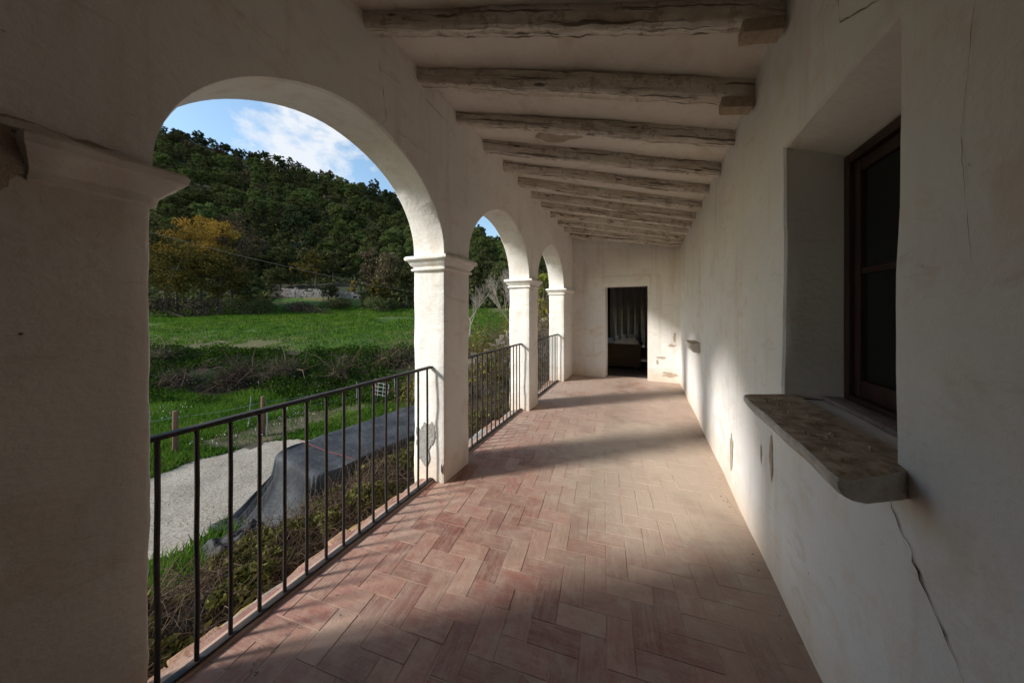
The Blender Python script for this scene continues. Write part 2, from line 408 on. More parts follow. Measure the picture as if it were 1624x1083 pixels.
class MB:
    def __init__(s): s.v = []; s.f = []; s.m = []
    def add(s, vs, fs, mi=0):
        b = len(s.v); s.v += [tuple(v) for v in vs]; s.f += [tuple(i + b for i in f) for f in fs]; s.m += [mi] * len(fs)
    def sheet(s, us, vs, fn, skip=None, mi=0, flip=False):
        b = len(s.v); nu, nv = len(us), len(vs)
        for u in us:
            for v in vs: s.v.append(tuple(fn(u, v)))
        for i in range(nu - 1):
            for j in range(nv - 1):
                if skip and skip((us[i] + us[i + 1]) / 2, (vs[j] + vs[j + 1]) / 2): continue
                q = (b + i * nv + j, b + (i + 1) * nv + j, b + (i + 1) * nv + j + 1, b + i * nv + j + 1)
                s.f.append(q[::-1] if flip else q); s.m.append(mi)
    def box(s, x0, x1, y0, y1, z0, z1, mi=0):
        s.add([(x, y, z) for x in (x0, x1) for y in (y0, y1) for z in (z0, z1)],
              [(0, 1, 3, 2), (4, 6, 7, 5), (0, 4, 5, 1), (2, 3, 7, 6), (0, 2, 6, 4), (1, 5, 7, 3)], mi)
    def rbox(s, x0, x1, y0, y1, z0, z1, r=.01, step=.12, amp=.004, ns=3.0, mi=0, warp=None):
        """box with rounded, slightly uneven faces, finely divided"""
        def lines(a, b):
            n = max(1, int((b - a - 2 * r) / step))
            return [a] + [a + r + (b - a - 2 * r) * i / n for i in range(n + 1)] + [b]
        X, Y, Z = lines(x0, x1), lines(y0, y1), lines(z0, z1)
        idx = {}; base = len(s.v)
        def P(x, y, z):
            k = (round(x, 5), round(y, 5), round(z, 5))
            if k in idx: return idx[k]
            p = Vector((x, y, z))
            q = Vector((min(max(x, x0 + r), x1 - r), min(max(y, y0 + r), y1 - r), min(max(z, z0 + r), z1 - r)))
            d = p - q
            if d.length > 1e-9: p = q + d.normalized() * r
            nn = (p - q).normalized() if d.length > 1e-9 else Vector((0, 0, 0))
            p = p + nn * amp * (nz(p.x, p.y, p.z, ns) * 1.6 + nz(p.x, p.y, p.z, ns * 4) * .6)
            if warp: p = warp(p)
            s.v.append(tuple(p)); idx[k] = len(s.v) - 1
            return idx[k]
        def quad(a, b, c, d): s.f.append((a, b, c, d)); s.m.append(mi)
        for i in range(len(X) - 1):
            for j in range(len(Y) - 1):
                a = [(X[i], Y[j]), (X[i + 1], Y[j]), (X[i + 1], Y[j + 1]), (X[i], Y[j + 1])]
                quad(*[P(x, y, Z[-1]) for x, y in a]); quad(*[P(x, y, Z[0]) for x, y in a[::-1]])
            for j in range(len(Z) - 1):
                a = [(X[i], Z[j]), (X[i + 1], Z[j]), (X[i + 1], Z[j + 1]), (X[i], Z[j + 1])]
                quad(*[P(x, Y[0], z) for x, z in a]); quad(*[P(x, Y[-1], z) for x, z in a[::-1]])
        for i in range(len(Y) - 1):
            for j in range(len(Z) - 1):
                a = [(Y[i], Z[j]), (Y[i + 1], Z[j]), (Y[i + 1], Z[j + 1]), (Y[i], Z[j + 1])]
                quad(*[P(X[-1], y, z) for y, z in a]); quad(*[P(X[0], y, z) for y, z in a[::-1]])
    def tube(s, pts, rad, sides=8, mi=0, caps=True):
        pts = [Vector(p) for p in pts]
        if not isinstance(rad, (list, tuple)): rad = [rad] * len(pts)
        b = len(s.v)
        for i, p in enumerate(pts):
            t = (pts[min(i + 1, len(pts) - 1)] - pts[max(i - 1, 0)]).normalized()
            a = t.cross(Vector((0, 0, 1)) if abs(t.z) < .9 else Vector((1, 0, 0))).normalized(); c = t.cross(a)
            for k in range(sides):
                an = 2 * math.pi * k / sides
                s.v.append(tuple(p + (a * math.cos(an) + c * math.sin(an)) * rad[i]))
        for i in range(len(pts) - 1):
            for k in range(sides):
                k2 = (k + 1) % sides
                s.f.append((b + i * sides + k, b + i * sides + k2, b + (i + 1) * sides + k2, b + (i + 1) * sides + k)); s.m.append(mi)
        if caps:
            s.f.append(tuple(b + k for k in range(sides))[::-1]); s.m.append(mi)
            s.f.append(tuple(b + (len(pts) - 1) * sides + k for k in range(sides))); s.m.append(mi)
    def build(s, name, mats, parent=None, smooth=None, loc=None):
        return mesh_obj(name, s.v, s.f, mats, parent, s.m, smooth, loc)


def lin(a, b, step):
    n = max(1, int(round((b - a) / step))); return [a + (b - a) * i / n for i in range(n + 1)]


# ================================================================== THE GALLERY
XI, XO, XR, YE = -1.608, -1.94, 0.656, 7.19          # arcade inner / outer face, house wall, end wall
ARCH = [(0.465, 2.17), (2.575, 4.28), (4.685, 6.39)]
SPRING, RISE = 2.0, 0.715
YB = -1.3                                             # the gallery goes on a little behind the camera
def ceil_z(x): return 3.405 + (x - XI) / (XR - XI) * (3.035 - 3.405)
def wob(y, z, a=.006): return a * (nz(1.7, y, z, 1.3) * 1.5 + nz(4.1, y, z, 5) * .45)

# ---- floor: herringbone of worn terracotta tiles on mortar (one mesh)
mb = MB(); tints = []; scuf = []
mb.box(-1.82, XR + .1, YB - .1, YE + .25, -.26, -.0018, 1)
mb.m = [1] * len(mb.f)
base_v = len(mb.v)
tints += [(.3, .3, .3)] * base_v; scuf += [(0, 0, 0)] * base_v
TL, TW, gap = .235, .1175, .0014
rot = R(7); cr, sr = math.cos(rot), math.sin(rot)
tiles = []
cols = [(.33, .165, .125), (.36, .20, .15), (.30, .135, .105), (.39, .235, .18), (.34, .175, .135), (.32, .165, .13), (.27, .11, .085)]
for a in range(-50, 70):
    for b_ in range(-50, 70):
        # herringbone lattice: unit (TW): horizontal tile at (a+... ) and vertical tile next to it
        ox = (a * 1 + b_ * 2) * TW; oy = (a * 1 - b_ * 2) * TW
        tiles.append((ox, oy, TL, TW)); tiles.append((ox + TL, oy - TW + 0.0, TW, TL))
seen = set()
def clip_tile(x0, y0, wx, wy):
    k = (round(x0, 3), round(y0, 3))
    if k in seen: return None
    seen.add(k)
    cx, cy = x0 + wx / 2, y0 + wy / 2
    X = cx * cr - cy * sr; Y = cx * sr + cy * cr + 3.0
    if X < XI - .30 or X > XR + .05 or Y < YB or Y > YE + .25: return None
    return X, Y
for x0, y0, wx, wy in tiles:
    r_ = clip_tile(x0, y0, wx, wy)
    if not r_: continue
    g_ = gap * random.uniform(.5, 1.5)
    c = random.choice(cols); k = random.uniform(.82, 1.2); c = tuple(min(1, q * k) for q in c)
    dz = random.uniform(-.0007, .0011); tx, ty = random.uniform(-.005, .005), random.uniform(-.005, .005)
    jx, jy = random.uniform(-.0015, .0015), random.uniform(-.0015, .0015)
    ch = .0016
    loc = [(x0 + g_, y0 + g_), (x0 + wx - g_, y0 + g_), (x0 + wx - g_, y0 + wy - g_), (x0 + g_, y0 + wy - g_)]
    inn = [(x0 + g_ + ch, y0 + g_ + ch), (x0 + wx - g_ - ch, y0 + g_ + ch), (x0 + wx - g_ - ch, y0 + wy - g_ - ch), (x0 + g_ + ch, y0 + wy - g_ - ch)]
    vs = []
    def W3(p, z):
        X = p[0] * cr - p[1] * sr + jx; Y = p[0] * sr + p[1] * cr + 3.0 + jy
        X = min(max(X, -1.845 + .012 * nz(Y, 1, 1, 5)), XR + .03); Y = min(max(Y, YB), YE + .25)
        return (X, Y, z + dz + (p[0] - x0) * tx + (p[1] - y0) * ty + .0)
    nb = len(mb.v)
    pts = [W3(p, -.014) for p in loc] + [W3(p, -.003) for p in loc] + [W3(p, 0) for p in inn]
    mb.add(pts, [(0, 1, 5, 4), (1, 2, 6, 5), (2, 3, 7, 6), (3, 0, 4, 7), (4, 5, 9, 8), (5, 6, 10, 9), (6, 7, 11, 10), (7, 4, 8, 11), (8, 9, 10, 11)], 0)
    tints += [c] * 12
    ro = random.random() * 50
    for p in (loc + loc + inn):
        u, v = (p[0], p[1]) if wx > wy else (p[1], p[0])
        scuf.append((u + ro, v + ro, ro))
fl = mb.build('floor', [M['tile'], M['mortar']])
a = fl.data.attributes.new('tint', 'FLOAT_COLOR', 'POINT'); a.data.foreach_set('color', np.array([(*c, 1) for c in tints], np.float32).ravel())
a = fl.data.attributes.new('scuff', 'FLOAT_VECTOR', 'POINT'); a.data.foreach_set('vector', np.array(scuf, np.float32).ravel())
tag(fl, kind='structure')

# ---- arcade
arc = thing('arcade_wall', 'whitewashed arcade wall of three round arches along the open side of the gallery', 'arcade', (XI, YB, 0))
def arch_z(y):
    for a0, a1 in ARCH:
        if a0 <= y <= a1:
            c, h = (a0 + a1) / 2, (a1 - a0) / 2
            t = min(1, abs(y - c) / h)
            return SPRING + .735 * (1 - t ** (1.72 if y < c else 1.93)) ** .5 + .006 * nz(y, 3, a0, 3)
    return SPRING
ys = []
def in_open(y): return any(a0 - 1e-6 <= y <= a1 + 1e-6 for a0, a1 in ARCH)
yy = [YB]
for a0, a1 in ARCH:
    yy += lin(yy[-1], a0, .12)[1:]
    n = 44
    yy += [(a0 + a1) / 2 - (a1 - a0) / 2 * math.cos(math.pi * i / n) for i in range(1, n + 1)]
yy += lin(yy[-1], YE + .4, .12)[1:]
mb = MB(); NZ = 12; ch = .012; TOP = 3.75
rows = []
for y in yy:
    zb = arch_z(y)
    r_ = []
    r_.append((XO, y, TOP)); r_.append((XO, y, zb + .1)); r_.append((XO - .0, y, zb + ch)); r_.append((XO + ch, y, zb))
    r_.append(((XI + XO) / 2, y, zb + .004 * nz(y, 0, 0, 6))); r_.append((XI - ch, y, zb))
    z0 = zb + ch
    for j in range(NZ + 1):
        z = z0 + (TOP - z0) * (j / NZ) ** 1.3
        r_.append((XI + wob(y, z), y, z))
    rows.append(r_)
K = len(rows[0])
vs = [p for r_ in rows for p in r_]; fs = []
for i in range(len(rows) - 1):
    for j in range(K - 1):
        fs.append((i * K + j, (i + 1) * K + j, (i + 1) * K + j + 1, i * K + j + 1)[::-1])
    fs.append((i * K + K - 1, (i + 1) * K + K - 1, (i + 1) * K, i * K)[::-1])
fs.append(tuple(range(K))[::-1]); fs.append(tuple((len(rows) - 1) * K + j for j in range(K)))
mb.add(vs, fs); mb.build('arch_wall', M['plaster'], arc, smooth=35)

PIL = [(YB, .465), (2.17, 2.575), (4.28, 4.685), (6.39, YE + .4)]
def capital(y0, y1, parent, near=False, only_front=False):
    """moulded impost: rings of a rectangle growing outwards"""
    prof = [(1.862, .0), (1.864, .022), (1.872, .027), (1.886, .025), (1.890, .010), (1.898, .012), (1.915, .030), (1.938, .042), (1.950, .046),
            (1.953, .062), (1.962, .070), (1.982, .069), (1.992, .060), (2.004, .0)]
    if near: prof = [(1.872, .0), (1.878, .016), (1.892, .018), (1.905, .020), (1.925, .040), (1.945, .058), (1.955, .062), (1.962, .078), (1.985, .082), (1.996, .072), (2.01, .0)]
    m = MB(); ring = []
    n = 10
    for z, p in prof:
        x0, x1 = XO - p, XI + p; a0, a1 = (y0 - p, y1 + p)
        if only_front: a0 = y0 - p * .2; 
        loop = []
        cs = [(x0, a0), (x1, a0), (x1, a1), (x0, a1)]
        for q in range(4):
            A, B = cs[q], cs[(q + 1) % 4]
            for i in range(n):
                x = A[0] + (B[0] - A[0]) * i / n; y = A[1] + (B[1] - A[1]) * i / n
                k = 0.0025 if not near else .006
                dx = k * nz(x, y, z, 9) * 1.5; dz = k * nz(y, x, z, 7)
                cx, cy = (x0 + x1) / 2, (a0 + a1) / 2
                rc = .006 if i == 0 else 0
                loop.append((x + dx - rc * (1 if x > cx else -1), y + dx - rc * (1 if y > cy else -1), z + dz))
        ring.append(loop)
    K = 4 * n
    for l in ring: m.v += l
    for i in range(len(ring) - 1):
        for k in range(K):
            k2 = (k + 1) % K
            m.f.append((i * K + k, i * K + k2, (i + 1) * K + k2, (i + 1) * K + k)); m.m.append(0)
    m.f.append(tuple(range(K))[::-1]); m.m.append(0); m.f.append(tuple((len(ring) - 1) * K + k for k in range(K))); m.m.append(0)
    return m.build('capital', M['plaster_old'] if near else M['plaster'], parent, smooth=28)
for i, (y0, y1) in enumerate(PIL):
    m = MB()
    m.rbox(XO, XI, y0, y1, -.6 if i else -.6, SPRING, r=.012 if i else .016, step=.06, amp=.006, ns=4)
    p = m.build('pillar', M['plaster'] if i else M['plaster_old'], arc, smooth=35)
    if i == 0: capital(.225, .465, p, near=True, only_front=True)
    else: capital(y0, y1 if i < 3 else y0 + .80, p)


def ribbon(pts, wdt, plane, off, name, parent, mat, jit=.004):
    """thin irregular strip lying a millimetre proud of a wall; plane 'X' (const x) or 'Y'"""
    P = []
    for a, b in zip(pts[:-1], pts[1:]):
        L = math.dist(a, b); n = max(2, int(L / .02))
        for i in range(n): P.append((a[0] + (b[0] - a[0]) * i / n, a[1] + (b[1] - a[1]) * i / n))
    P.append(pts[-1])
    m = MB(); vs = []; fs = []
    for i, (u, v) in enumerate(P):
        t = (P[min(i + 1, len(P) - 1)][0] - P[max(i - 1, 0)][0], P[min(i + 1, len(P) - 1)][1] - P[max(i - 1, 0)][1])
        L = math.hypot(*t) or 1; nx, ny = -t[1] / L, t[0] / L
        ww = wdt * max(.15, .6 + 1.6 * noise.noise(Vector((u * 14, v * 14, 2))) + .5 * (random.random() - .5)) * math.sin(math.pi * min(1, max(.08, (i + .5) / len(P)))) ** .5
        j = jit * noise.noise(Vector((u * 40, v * 40, 5)))
        for s_ in (-1, 1):
            uu, vv = u + nx * (j + s_ * ww / 2), v + ny * (j + s_ * ww / 2)
            d = wob(uu, vv) if plane == 'X' else 0
            vs.append((off(uu, vv), uu, vv) if plane == 'X' else (uu, off(uu, vv), vv))
    fs = [(2 * i, 2 * i + 1, 2 * i + 3, 2 * i + 2) for i in range(len(P) - 1)]
    m.add(vs, fs); return m.build(name, mat, parent)


def blob(c, ru, rv, plane, off, name, parent, mat, seed=0, rough=.35):
    m = MB(); n = 46; vs = [(off(*c), c[0], c[1]) if plane == 'X' else (c[0], off(*c), c[1])]
    for rr in (.5, 1.0):
        for k in range(n):
            a = 2 * math.pi * k / n
            q = rr * (1 + rough * (noise.noise(Vector((math.cos(a) * 1.6, math.sin(a) * 1.6, seed))) * 1.6 + .5 * noise.noise(Vector((math.cos(a) * 5, math.sin(a) * 5, seed + 9)))))
            u, v = c[0] + ru * q * math.cos(a), c[1] + rv * q * math.sin(a)
            vs.append((off(u, v), u, v) if plane == 'X' else (u, off(u, v), v))
    fs = [(0, 1 + k, 1 + (k + 1) % n) for k in range(n)] + [(1 + k, 1 + n + k, 1 + n + (k + 1) % n, 1 + (k + 1) % n) for k in range(n)]
    m.add(vs, fs); return m.build(name, mat, parent)

_off = lambda y, z: XI + wob(y, z) + .003
blob((.185, 1.93), .035, .075, 'X', _off, 'plaster_scar', arc, M['scar'], 12, .5)
ribbon([(.10, 2.02), (.2, 2.035), (.33, 2.03), (.45, 2.02)], .012, 'X', _off, 'crack', arc, M['scar'], .01)

# ---- house wall on the right with its window niche
hw = thing('house_wall', 'whitewashed house wall with a deep window niche, along the closed side of the gallery', 'wall', (XR, YB, 0))
NY0, NY1, NZ0, NZ1 = 1.235, 2.02, 1.055, 2.35
def wallx(y, z):
    base = XR - wob(y + 20, z, .007)
    if y < NY0: base -= .0                            # near stretch
    return base
Y_ = sorted(set(lin(YB, NY0 - .015, .09) + [NY0 - .005, NY0] + lin(NY0, NY1, .09) + [NY1 + .005] + lin(NY1 + .015, YE + .02, .09)))
Z_ = sorted(set(lin(-.02, NZ0 - .01, .09) + [NZ0] + lin(NZ0, NZ1, .09) + [NZ1, NZ1 + .01] + lin(NZ1 + .02, 3.2, .09)))
m = MB()
def wpos(y, z):
    x = wallx(y, z)
    e = .012                                          # the arrises of the niche are rounded off
    if NY0 - 1e-6 <= y <= NY1 + 1e-6 and NZ0 - 1e-6 <= z <= NZ1 + 1e-6: x += e
    return (x, y + .004 * nz(y, z, 8, 5), z)
m.sheet(Y_, Z_, wpos, skip=lambda y, z: NY0 < y < NY1 and NZ0 < z < NZ1)
XW = .905
def lerp(a, b, t): return a + (b - a) * t
# reveals: u = 0 at the wall face, 1 at the window
zs = [z for z in Z_ if NZ0 - 1e-6 <= z <= NZ1 + 1e-6]; yn = [y for y in Y_ if NY0 - 1e-6 <= y <= NY1 + 1e-6]
U = [0, .08, .25, .5, .75, 1]
def edge(y, z): return wpos(y, z)
def jamb_far(u, z):
    p = edge(NY1, z); q = (XW + .03, 2.055, min(z, 2.27 + (z - NZ1)) if z > 2.2 else z)
    return (lerp(p[0], q[0], u), lerp(p[1], q[1], u) + .006 * nz(u, z, 2, 4) * (0 < u < 1), lerp(p[2], q[2], u))
def jamb_near(u, z):
    p = edge(NY0, z); q = (XW + .03, NY0 - .03, min(z, 2.27 + (z - NZ1)) if z > 2.2 else z)
    return (lerp(p[0], q[0], u), lerp(p[1], q[1], u), lerp(p[2], q[2], u))
def head(u, y):
    p = edge(y, NZ1); yy_ = lerp(NY0 - .03, 2.055, (y - NY0) / (NY1 - NY0))
    return (lerp(p[0], XW + .03, u), lerp(p[1], yy_, u), lerp(p[2], 2.27, u) + .006 * nz(u, y, 7, 4) * (0 < u < 1))
m.sheet(U, zs, jamb_far); m.sheet(U, zs, jamb_near); m.sheet(U, yn, head)
m.sheet(U, yn, lambda u, y: (lerp(XR + .012, XW + .03, u), lerp(y, lerp(NY0 - .03, 2.055, (y - NY0) / (NY1 - NY0)), u), 1.050))
# masonry behind the face, closed round the niche (the unlit room behind the pane)
m.build('plaster_wall', M['plaster_wall'], hw, smooth=40)
m = MB(); m.box(XR + .03, 2.2, YB, 1.12, -.3, 3.3); m.box(XR + .03, 2.2, 2.12, YE + .02, -.3, 3.3); m.box(XR + .03, 2.2, 1.12, 2.12, -.3, 1.03); m.box(XR + .03, 2.2, 1.12, 2.12, 2.42, 3.3)
m.box(2.0, 2.2, 1.12, 2.12, 1.03, 2.42)
m.build('masonry_core', M['unlit_room'], hw)
# window: frame, glazing bar, panes
fr = MB(); W0, W1, B0, B1 = NY0 - .03, 2.05, 1.055, 2.262
def fbox(mm, y0, y1, z0, z1, x0=XW, x1=XW + .05): mm.rbox(x0, x1, y0, y1, z0, z1, r=.004, step=.3, amp=.0008)
fbox(fr, W1 - .045, W1 - .002, B0, B1, XW - .005, XW + .055); fbox(fr, W0 + .002, W0 + .045, B0, B1, XW - .005, XW + .055)
fbox(fr, W0 + .046, W1 - .046, B1 - .045, B1 - .001, XW - .005, XW + .055); fbox(fr, W0 + .046, W1 - .046, B0 + .001, B0 + .04, XW - .005, XW + .055)
wf = fr.build('window_frame', M['redwood'], hw, smooth=40)
sa = MB()
mid = (W0 + W1) / 2
for y0, y1 in ((W0 + .048, mid - .002), (mid + .002, W1 - .048)):
    fbox(sa, y0, y0 + .045, B0 + .043, B1 - .048, XW + .012, XW + .047); fbox(sa, y1 - .045, y1, B0 + .043, B1 - .048, XW + .012, XW + .047)
    fbox(sa, y0 + .046, y1 - .046, B1 - .105, B1 - .049, XW + .014, XW + .045); fbox(sa, y0 + .046, y1 - .046, B0 + .044, B0 + .125, XW + .014, XW + .045)
    fbox(sa, y0 + .046, y1 - .046, 1.675, 1.703, XW + .016, XW + .043)
sa.build('sash', M['redwood'], wf, smooth=40)
gl = MB(); gl.box(XW + .026, XW + .030, W0 + .08, W1 - .08, B0 + .09, B1 - .09); gl.build('glass_pane', M['glass'], wf)
# big stone sill with worn, splayed ends
def sill(y0, y1, xf, zt, th, name, skew_near=0.0, skew_far=0.0):
    """stone slab; both ends run obliquely back to the wall, corners worn round"""
    m = MB(); rows_ = []; N_ = 60
    for i in range(N_ + 1):
        t = i / N_; e0 = max(0, 1 - t / .035); e1 = max(0, 1 - (1 - t) / .03)
        yb = y0 + (y1 - y0) * t
        x_f = xf + .005 * nz(yb, 0, 1, 5) + .035 * e0 ** 2.5 + .03 * e1 ** 2
        zt_ = zt + .004 * nz(yb, 2, 1, 6) - .006 * e0; b = zt_ - th + .007 * nz(yb, 5, 2, 9)
        pr = [(XR + .06, zt_), (XR - .03, zt_ + .002), ((x_f + XR) / 2, zt_ + .006 * nz(yb, 1, 1, 14)), (x_f + .03, zt_ + .006 * nz(yb, 3, 1, 24)),
              (x_f + .006, zt_ - .003), (x_f, zt_ - .012), (x_f + .003, zt_ - th * .45), (x_f + .018, zt_ - th * .8), (x_f + .045, b), (XR - .02, b - .004), (XR + .06, b)]
        rw = []
        for x, z in pr:
            q = (x - xf) / (XR - xf)
            ya = y0 + skew_near * q; yc = y1 + skew_far * q
            rw.append((x, ya + (yc - ya) * t + .004 * nz(x, z, t, 20), z))
        rows_.append(rw)
    K = 11; vs = [p for r_ in rows_ for p in r_]; fs = []; mi = []
    for i in range(len(rows_) - 1):
        for j in range(K):
            j2 = (j + 1) % K; fs.append((i * K + j, (i + 1) * K + j, (i + 1) * K + j2, i * K + j2)); mi.append(0 if j < 4 else 1)
    fs.append(tuple(range(K))); mi.append(1); fs.append(tuple((len(rows_) - 1) * K + j for j in range(K))[::-1]); mi.append(1)
    m.v = vs; m.f = fs; m.m = mi
    return m.build(name, [M['sill'], M['sill_edge']], hw, smooth=40)
tag(sill(1.055, 1.93, .455, 1.07, .066, 'window_sill', .14, .07), label='broad pitted stone sill jutting out below the deep window')
tag(sill(4.60, 5.15, .53, 1.08, .12, 'window_sill', .08, .0), label='small stone sill on the far stretch of the wall')
# tiled strip inside the niche, in front of the frame
m = MB(); m.rbox(XR + .16, XW - .008, NY0 + .005, NY1 + .02, 1.052, 1.074, r=.004, step=.1, amp=.002); m.build('inner_sill', M['inner_sill'], hw, smooth=40)
offw = lambda y, z: wallx(y, z) - .003
ribbon([(1.27, 1.0), (1.25, .93), (1.19, .87), (1.15, .80), (1.11, .76), (1.05, .70), (.98, .60), (.93, .50)], .006, 'X', offw, 'crack', hw, M['crack'], .014)
ribbon([(1.56, 2.78), (1.555, 2.72), (1.52, 2.70), (1.50, 2.56), (1.42, 2.515), (1.30, 2.455)], .004, 'X', offw, 'crack', hw, M['crack'])
ribbon([(1.0, 2.3), (1.04, 1.9), (1.01, 1.6)], .0015, 'X', offw, 'crack', hw, M['crack'])
ribbon([(5.9, 2.35), (5.86, 1.9), (5.9, 1.5)], .035, 'X', offw, 'plaster_scar', hw, M['scar'], .03)
ribbon([(4.7, 2.5), (4.66, 2.1), (4.69, 1.75), (4.65, 1.45)], .022, 'X', offw, 'plaster_scar', hw, M['scar'], .03)
ribbon([(4.0, 2.2), (4.02, 1.8), (3.99, 1.4)], .008, 'X', offw, 'plaster_scar', hw, M['scar'], .03)
offw2 = lambda y, z: wallx(y, z) - .004
tag(blob((3.05, .34), .05, .13, 'X', offw2, 'plaster_scar', hw, M['scar'], 3), label='pale tan scar where the plaster has flaked near the floor')
blob((2.18, .66), .025, .12, 'X', offw2, 'plaster_scar', hw, M['scar'], 5)
blob((2.35, .62), .012, .05, 'X', offw2, 'plaster_scar', hw, M['scar'], 6)

# ---- end wall with the doorway
ew = thing('end_wall', 'whitewashed wall closing the far end of the gallery, with an open dark doorway', 'wall', (-.4, YE, 0))
DX0, DX1, DZ = -.85, .034, 2.06
X_ = sorted(set(lin(XI - .02, DX0, .08) + lin(DX0, DX1, .08) + lin(DX1, XR + .03, .08))); Zd = sorted(set(lin(-.02, DZ, .08) + lin(DZ, 3.5, .08)))
def ey(x, z): return YE + .010 * nz(x, z, 3, 1.6) + .003 * nz(x, z, 1, 8)
m = MB()
sk = lambda x, z: DX0 < x < DX1 and z < DZ
m.sheet(X_, Zd, lambda x, z: (x, ey(x, z), z), skip=sk)
m.sheet([0, .1, .5, 1], [z for z in Zd if z <= DZ + 1e-6], lambda u, z: (DX0 + .02 * u, ey(DX0, z) + .26 * u, z))
m.sheet([0, .1, .5, 1], [z for z in Zd if z <= DZ + 1e-6], lambda u, z: (DX1 - .0 * u, ey(DX1, z) + .26 * u, z))
m.sheet([0, .1, .5, 1], [x for x in X_ if DX0 - 1e-6 <= x <= DX1 + 1e-6], lambda u, x: (x, ey(x, DZ) + .26 * u, DZ))
m.build('plaster_wall', M['plaster'], ew, smooth=40)
m = MB(); m.rbox(DX0 - .14, DX1 + .07, YE - .012, YE + .05, DZ + .012, DZ + .245, r=.012, step=.06, amp=.004); m.build('lintel', M['plaster'], ew, smooth=40)
m = MB(); m.box(XI - .3, DX0 - .001, YE + .03, YE + .25, -.3, 3.5); m.box(DX1 + .001, XR + 1.6, YE + .03, YE + .25, -.3, 3.5); m.box(DX0 - .001, DX1 + .001, YE + .03, YE + .25, DZ + .002, 3.5); m.build('masonry_core', M['unlit_room'], ew)
offe = lambda x, z: ey(x, z) - .004
for c, ru, rv, s in (((.55, .95), .025, .10, 1), ((.50, .78), .07, .025, 2), ((.30, .52), .10, .02, 3), ((.22, .42), .02, .06, 4), ((.45, .16), .16, .05, 5), ((-1.15, 1.05), .01, .03, 8)):
    blob(c, ru, rv, 'Y', offe, 'plaster_scar', ew, M['scar'], s, .5)

# ---- the dark room beyond the doorway
rm = thing('back_room', 'unlit room seen through the open doorway at the end of the gallery', 'room', (-.4, YE + .3, 0))
m = MB(); RX0, RX1, RY0, RY1 = -1.9, 1.7, YE + .25, 10.3
WY0, WY1 = 8.15, 8.75
m.sheet(lin(RX0, RX1, .4), lin(-.02, 2.8, .4), lambda x, z: (x, RY1, z))
m.sheet(lin(RY0, RY1, .4), lin(-.02, 2.8, .4), lambda y, z: (RX1, y, z))
ysr = sorted(set(lin(RY0, WY0, .3) + [WY0, WY1] + lin(WY1, RY1, .3))); zsr = sorted(set(lin(-.02, .9, .3) + [.9, 1.6] + [2.8]))
m.sheet(ysr, zsr, lambda y, z: (RX0, y, z), skip=lambda y, z: WY0 < y < WY1 and .9 < z < 1.6)
m.sheet(lin(RX0, RX1, .6), lin(RY0, RY1, .6), lambda x, y: (x, y, 2.8))
m.sheet(lin(RX0, RX1, .6), lin(RY0, RY1, .6), lambda x, y: (x, y, -.004), mi=0)
m.build('room_walls', M['unlit_room'], rm)
dj = MB(); dj.rbox(-1.02, -.965, 7.95, 8.02, .0, 2.0, r=.006, step=.5, amp=.001); dj.rbox(-.93, -.90, 8.10, 8.16, .0, 2.0, r=.004, step=.5, amp=.001)
tag(dj.build('door_post', M['yellow'], loc=(-.98, 8, 0)), 'ochre painted wooden post standing just inside the dark doorway', 'door post')
cu = MB(); cu.sheet(lin(-1.0, .15, .02), lin(.45, 2.5, .1), lambda x, z: (x, 9.75 + .05 * math.sin(x * 34 + z * .6) + .02 * math.sin(x * 71), z))
tag(cu.build('curtain', M['curtain'], smooth=60), 'grey-white folded curtain hanging at the back of the dark room', 'curtain')
tb = thing('wooden_chest', 'dark wooden chest in the room behind the open doorway', 'chest', (-.5, 8.8, 0))
c1 = MB(); c1.rbox(-1.2, -.12, 8.42, 9.2, .06, .60, r=.01, step=.3, amp=.002); c1.build('chest_body', M['darkwood'], tb, smooth=40)
c1 = MB(); c1.rbox(-1.24, -.08, 8.38, 9.24, .603, .65, r=.01, step=.3, amp=.002); c1.build('lid', M['darkwood'], tb, smooth=40)
for sx in (-1.14, -.24):
    c1 = MB(); c1.box(sx, sx + .07, 8.45, 8.52, 0, .058); c1.build('leg', M['darkwood'], tb)
def heap(x0, x1, y0, y1, z, h, mat, name, label, seed):
    m = MB()
    def P(u, v):
        e = max(0, min(1, 6 * min(u, 1 - u, v, 1 - v)))
        q = .5 + .5 * abs(nz(u * 3, v * 3, seed, 1.5)) + .3 * nz(u, v, seed, 9)
        return (x0 + (x1 - x0) * u + .02 * nz(u, v, seed, 5), y0 + (y1 - y0) * v + .02 * nz(v, u, seed, 5), z + .004 + h * q * e ** .5)
    m.sheet(lin(0, 1, .045), lin(0, 1, .045), P)
    b = len(m.v); return tag(m.build(name, mat, smooth=70), label, 'cloth')
heap(-1.15, -.72, 8.45, 8.95, .65, .16, M['bluecloth'], 'crumpled_cloth', 'crumpled pale blue cloth on the dark chest', 4)
heap(-.78, -.15, 8.42, 9.15, .65, .26, M['cloth'], 'crumpled_sheet', 'crumpled off-white sheet heaped on the dark chest', 9)

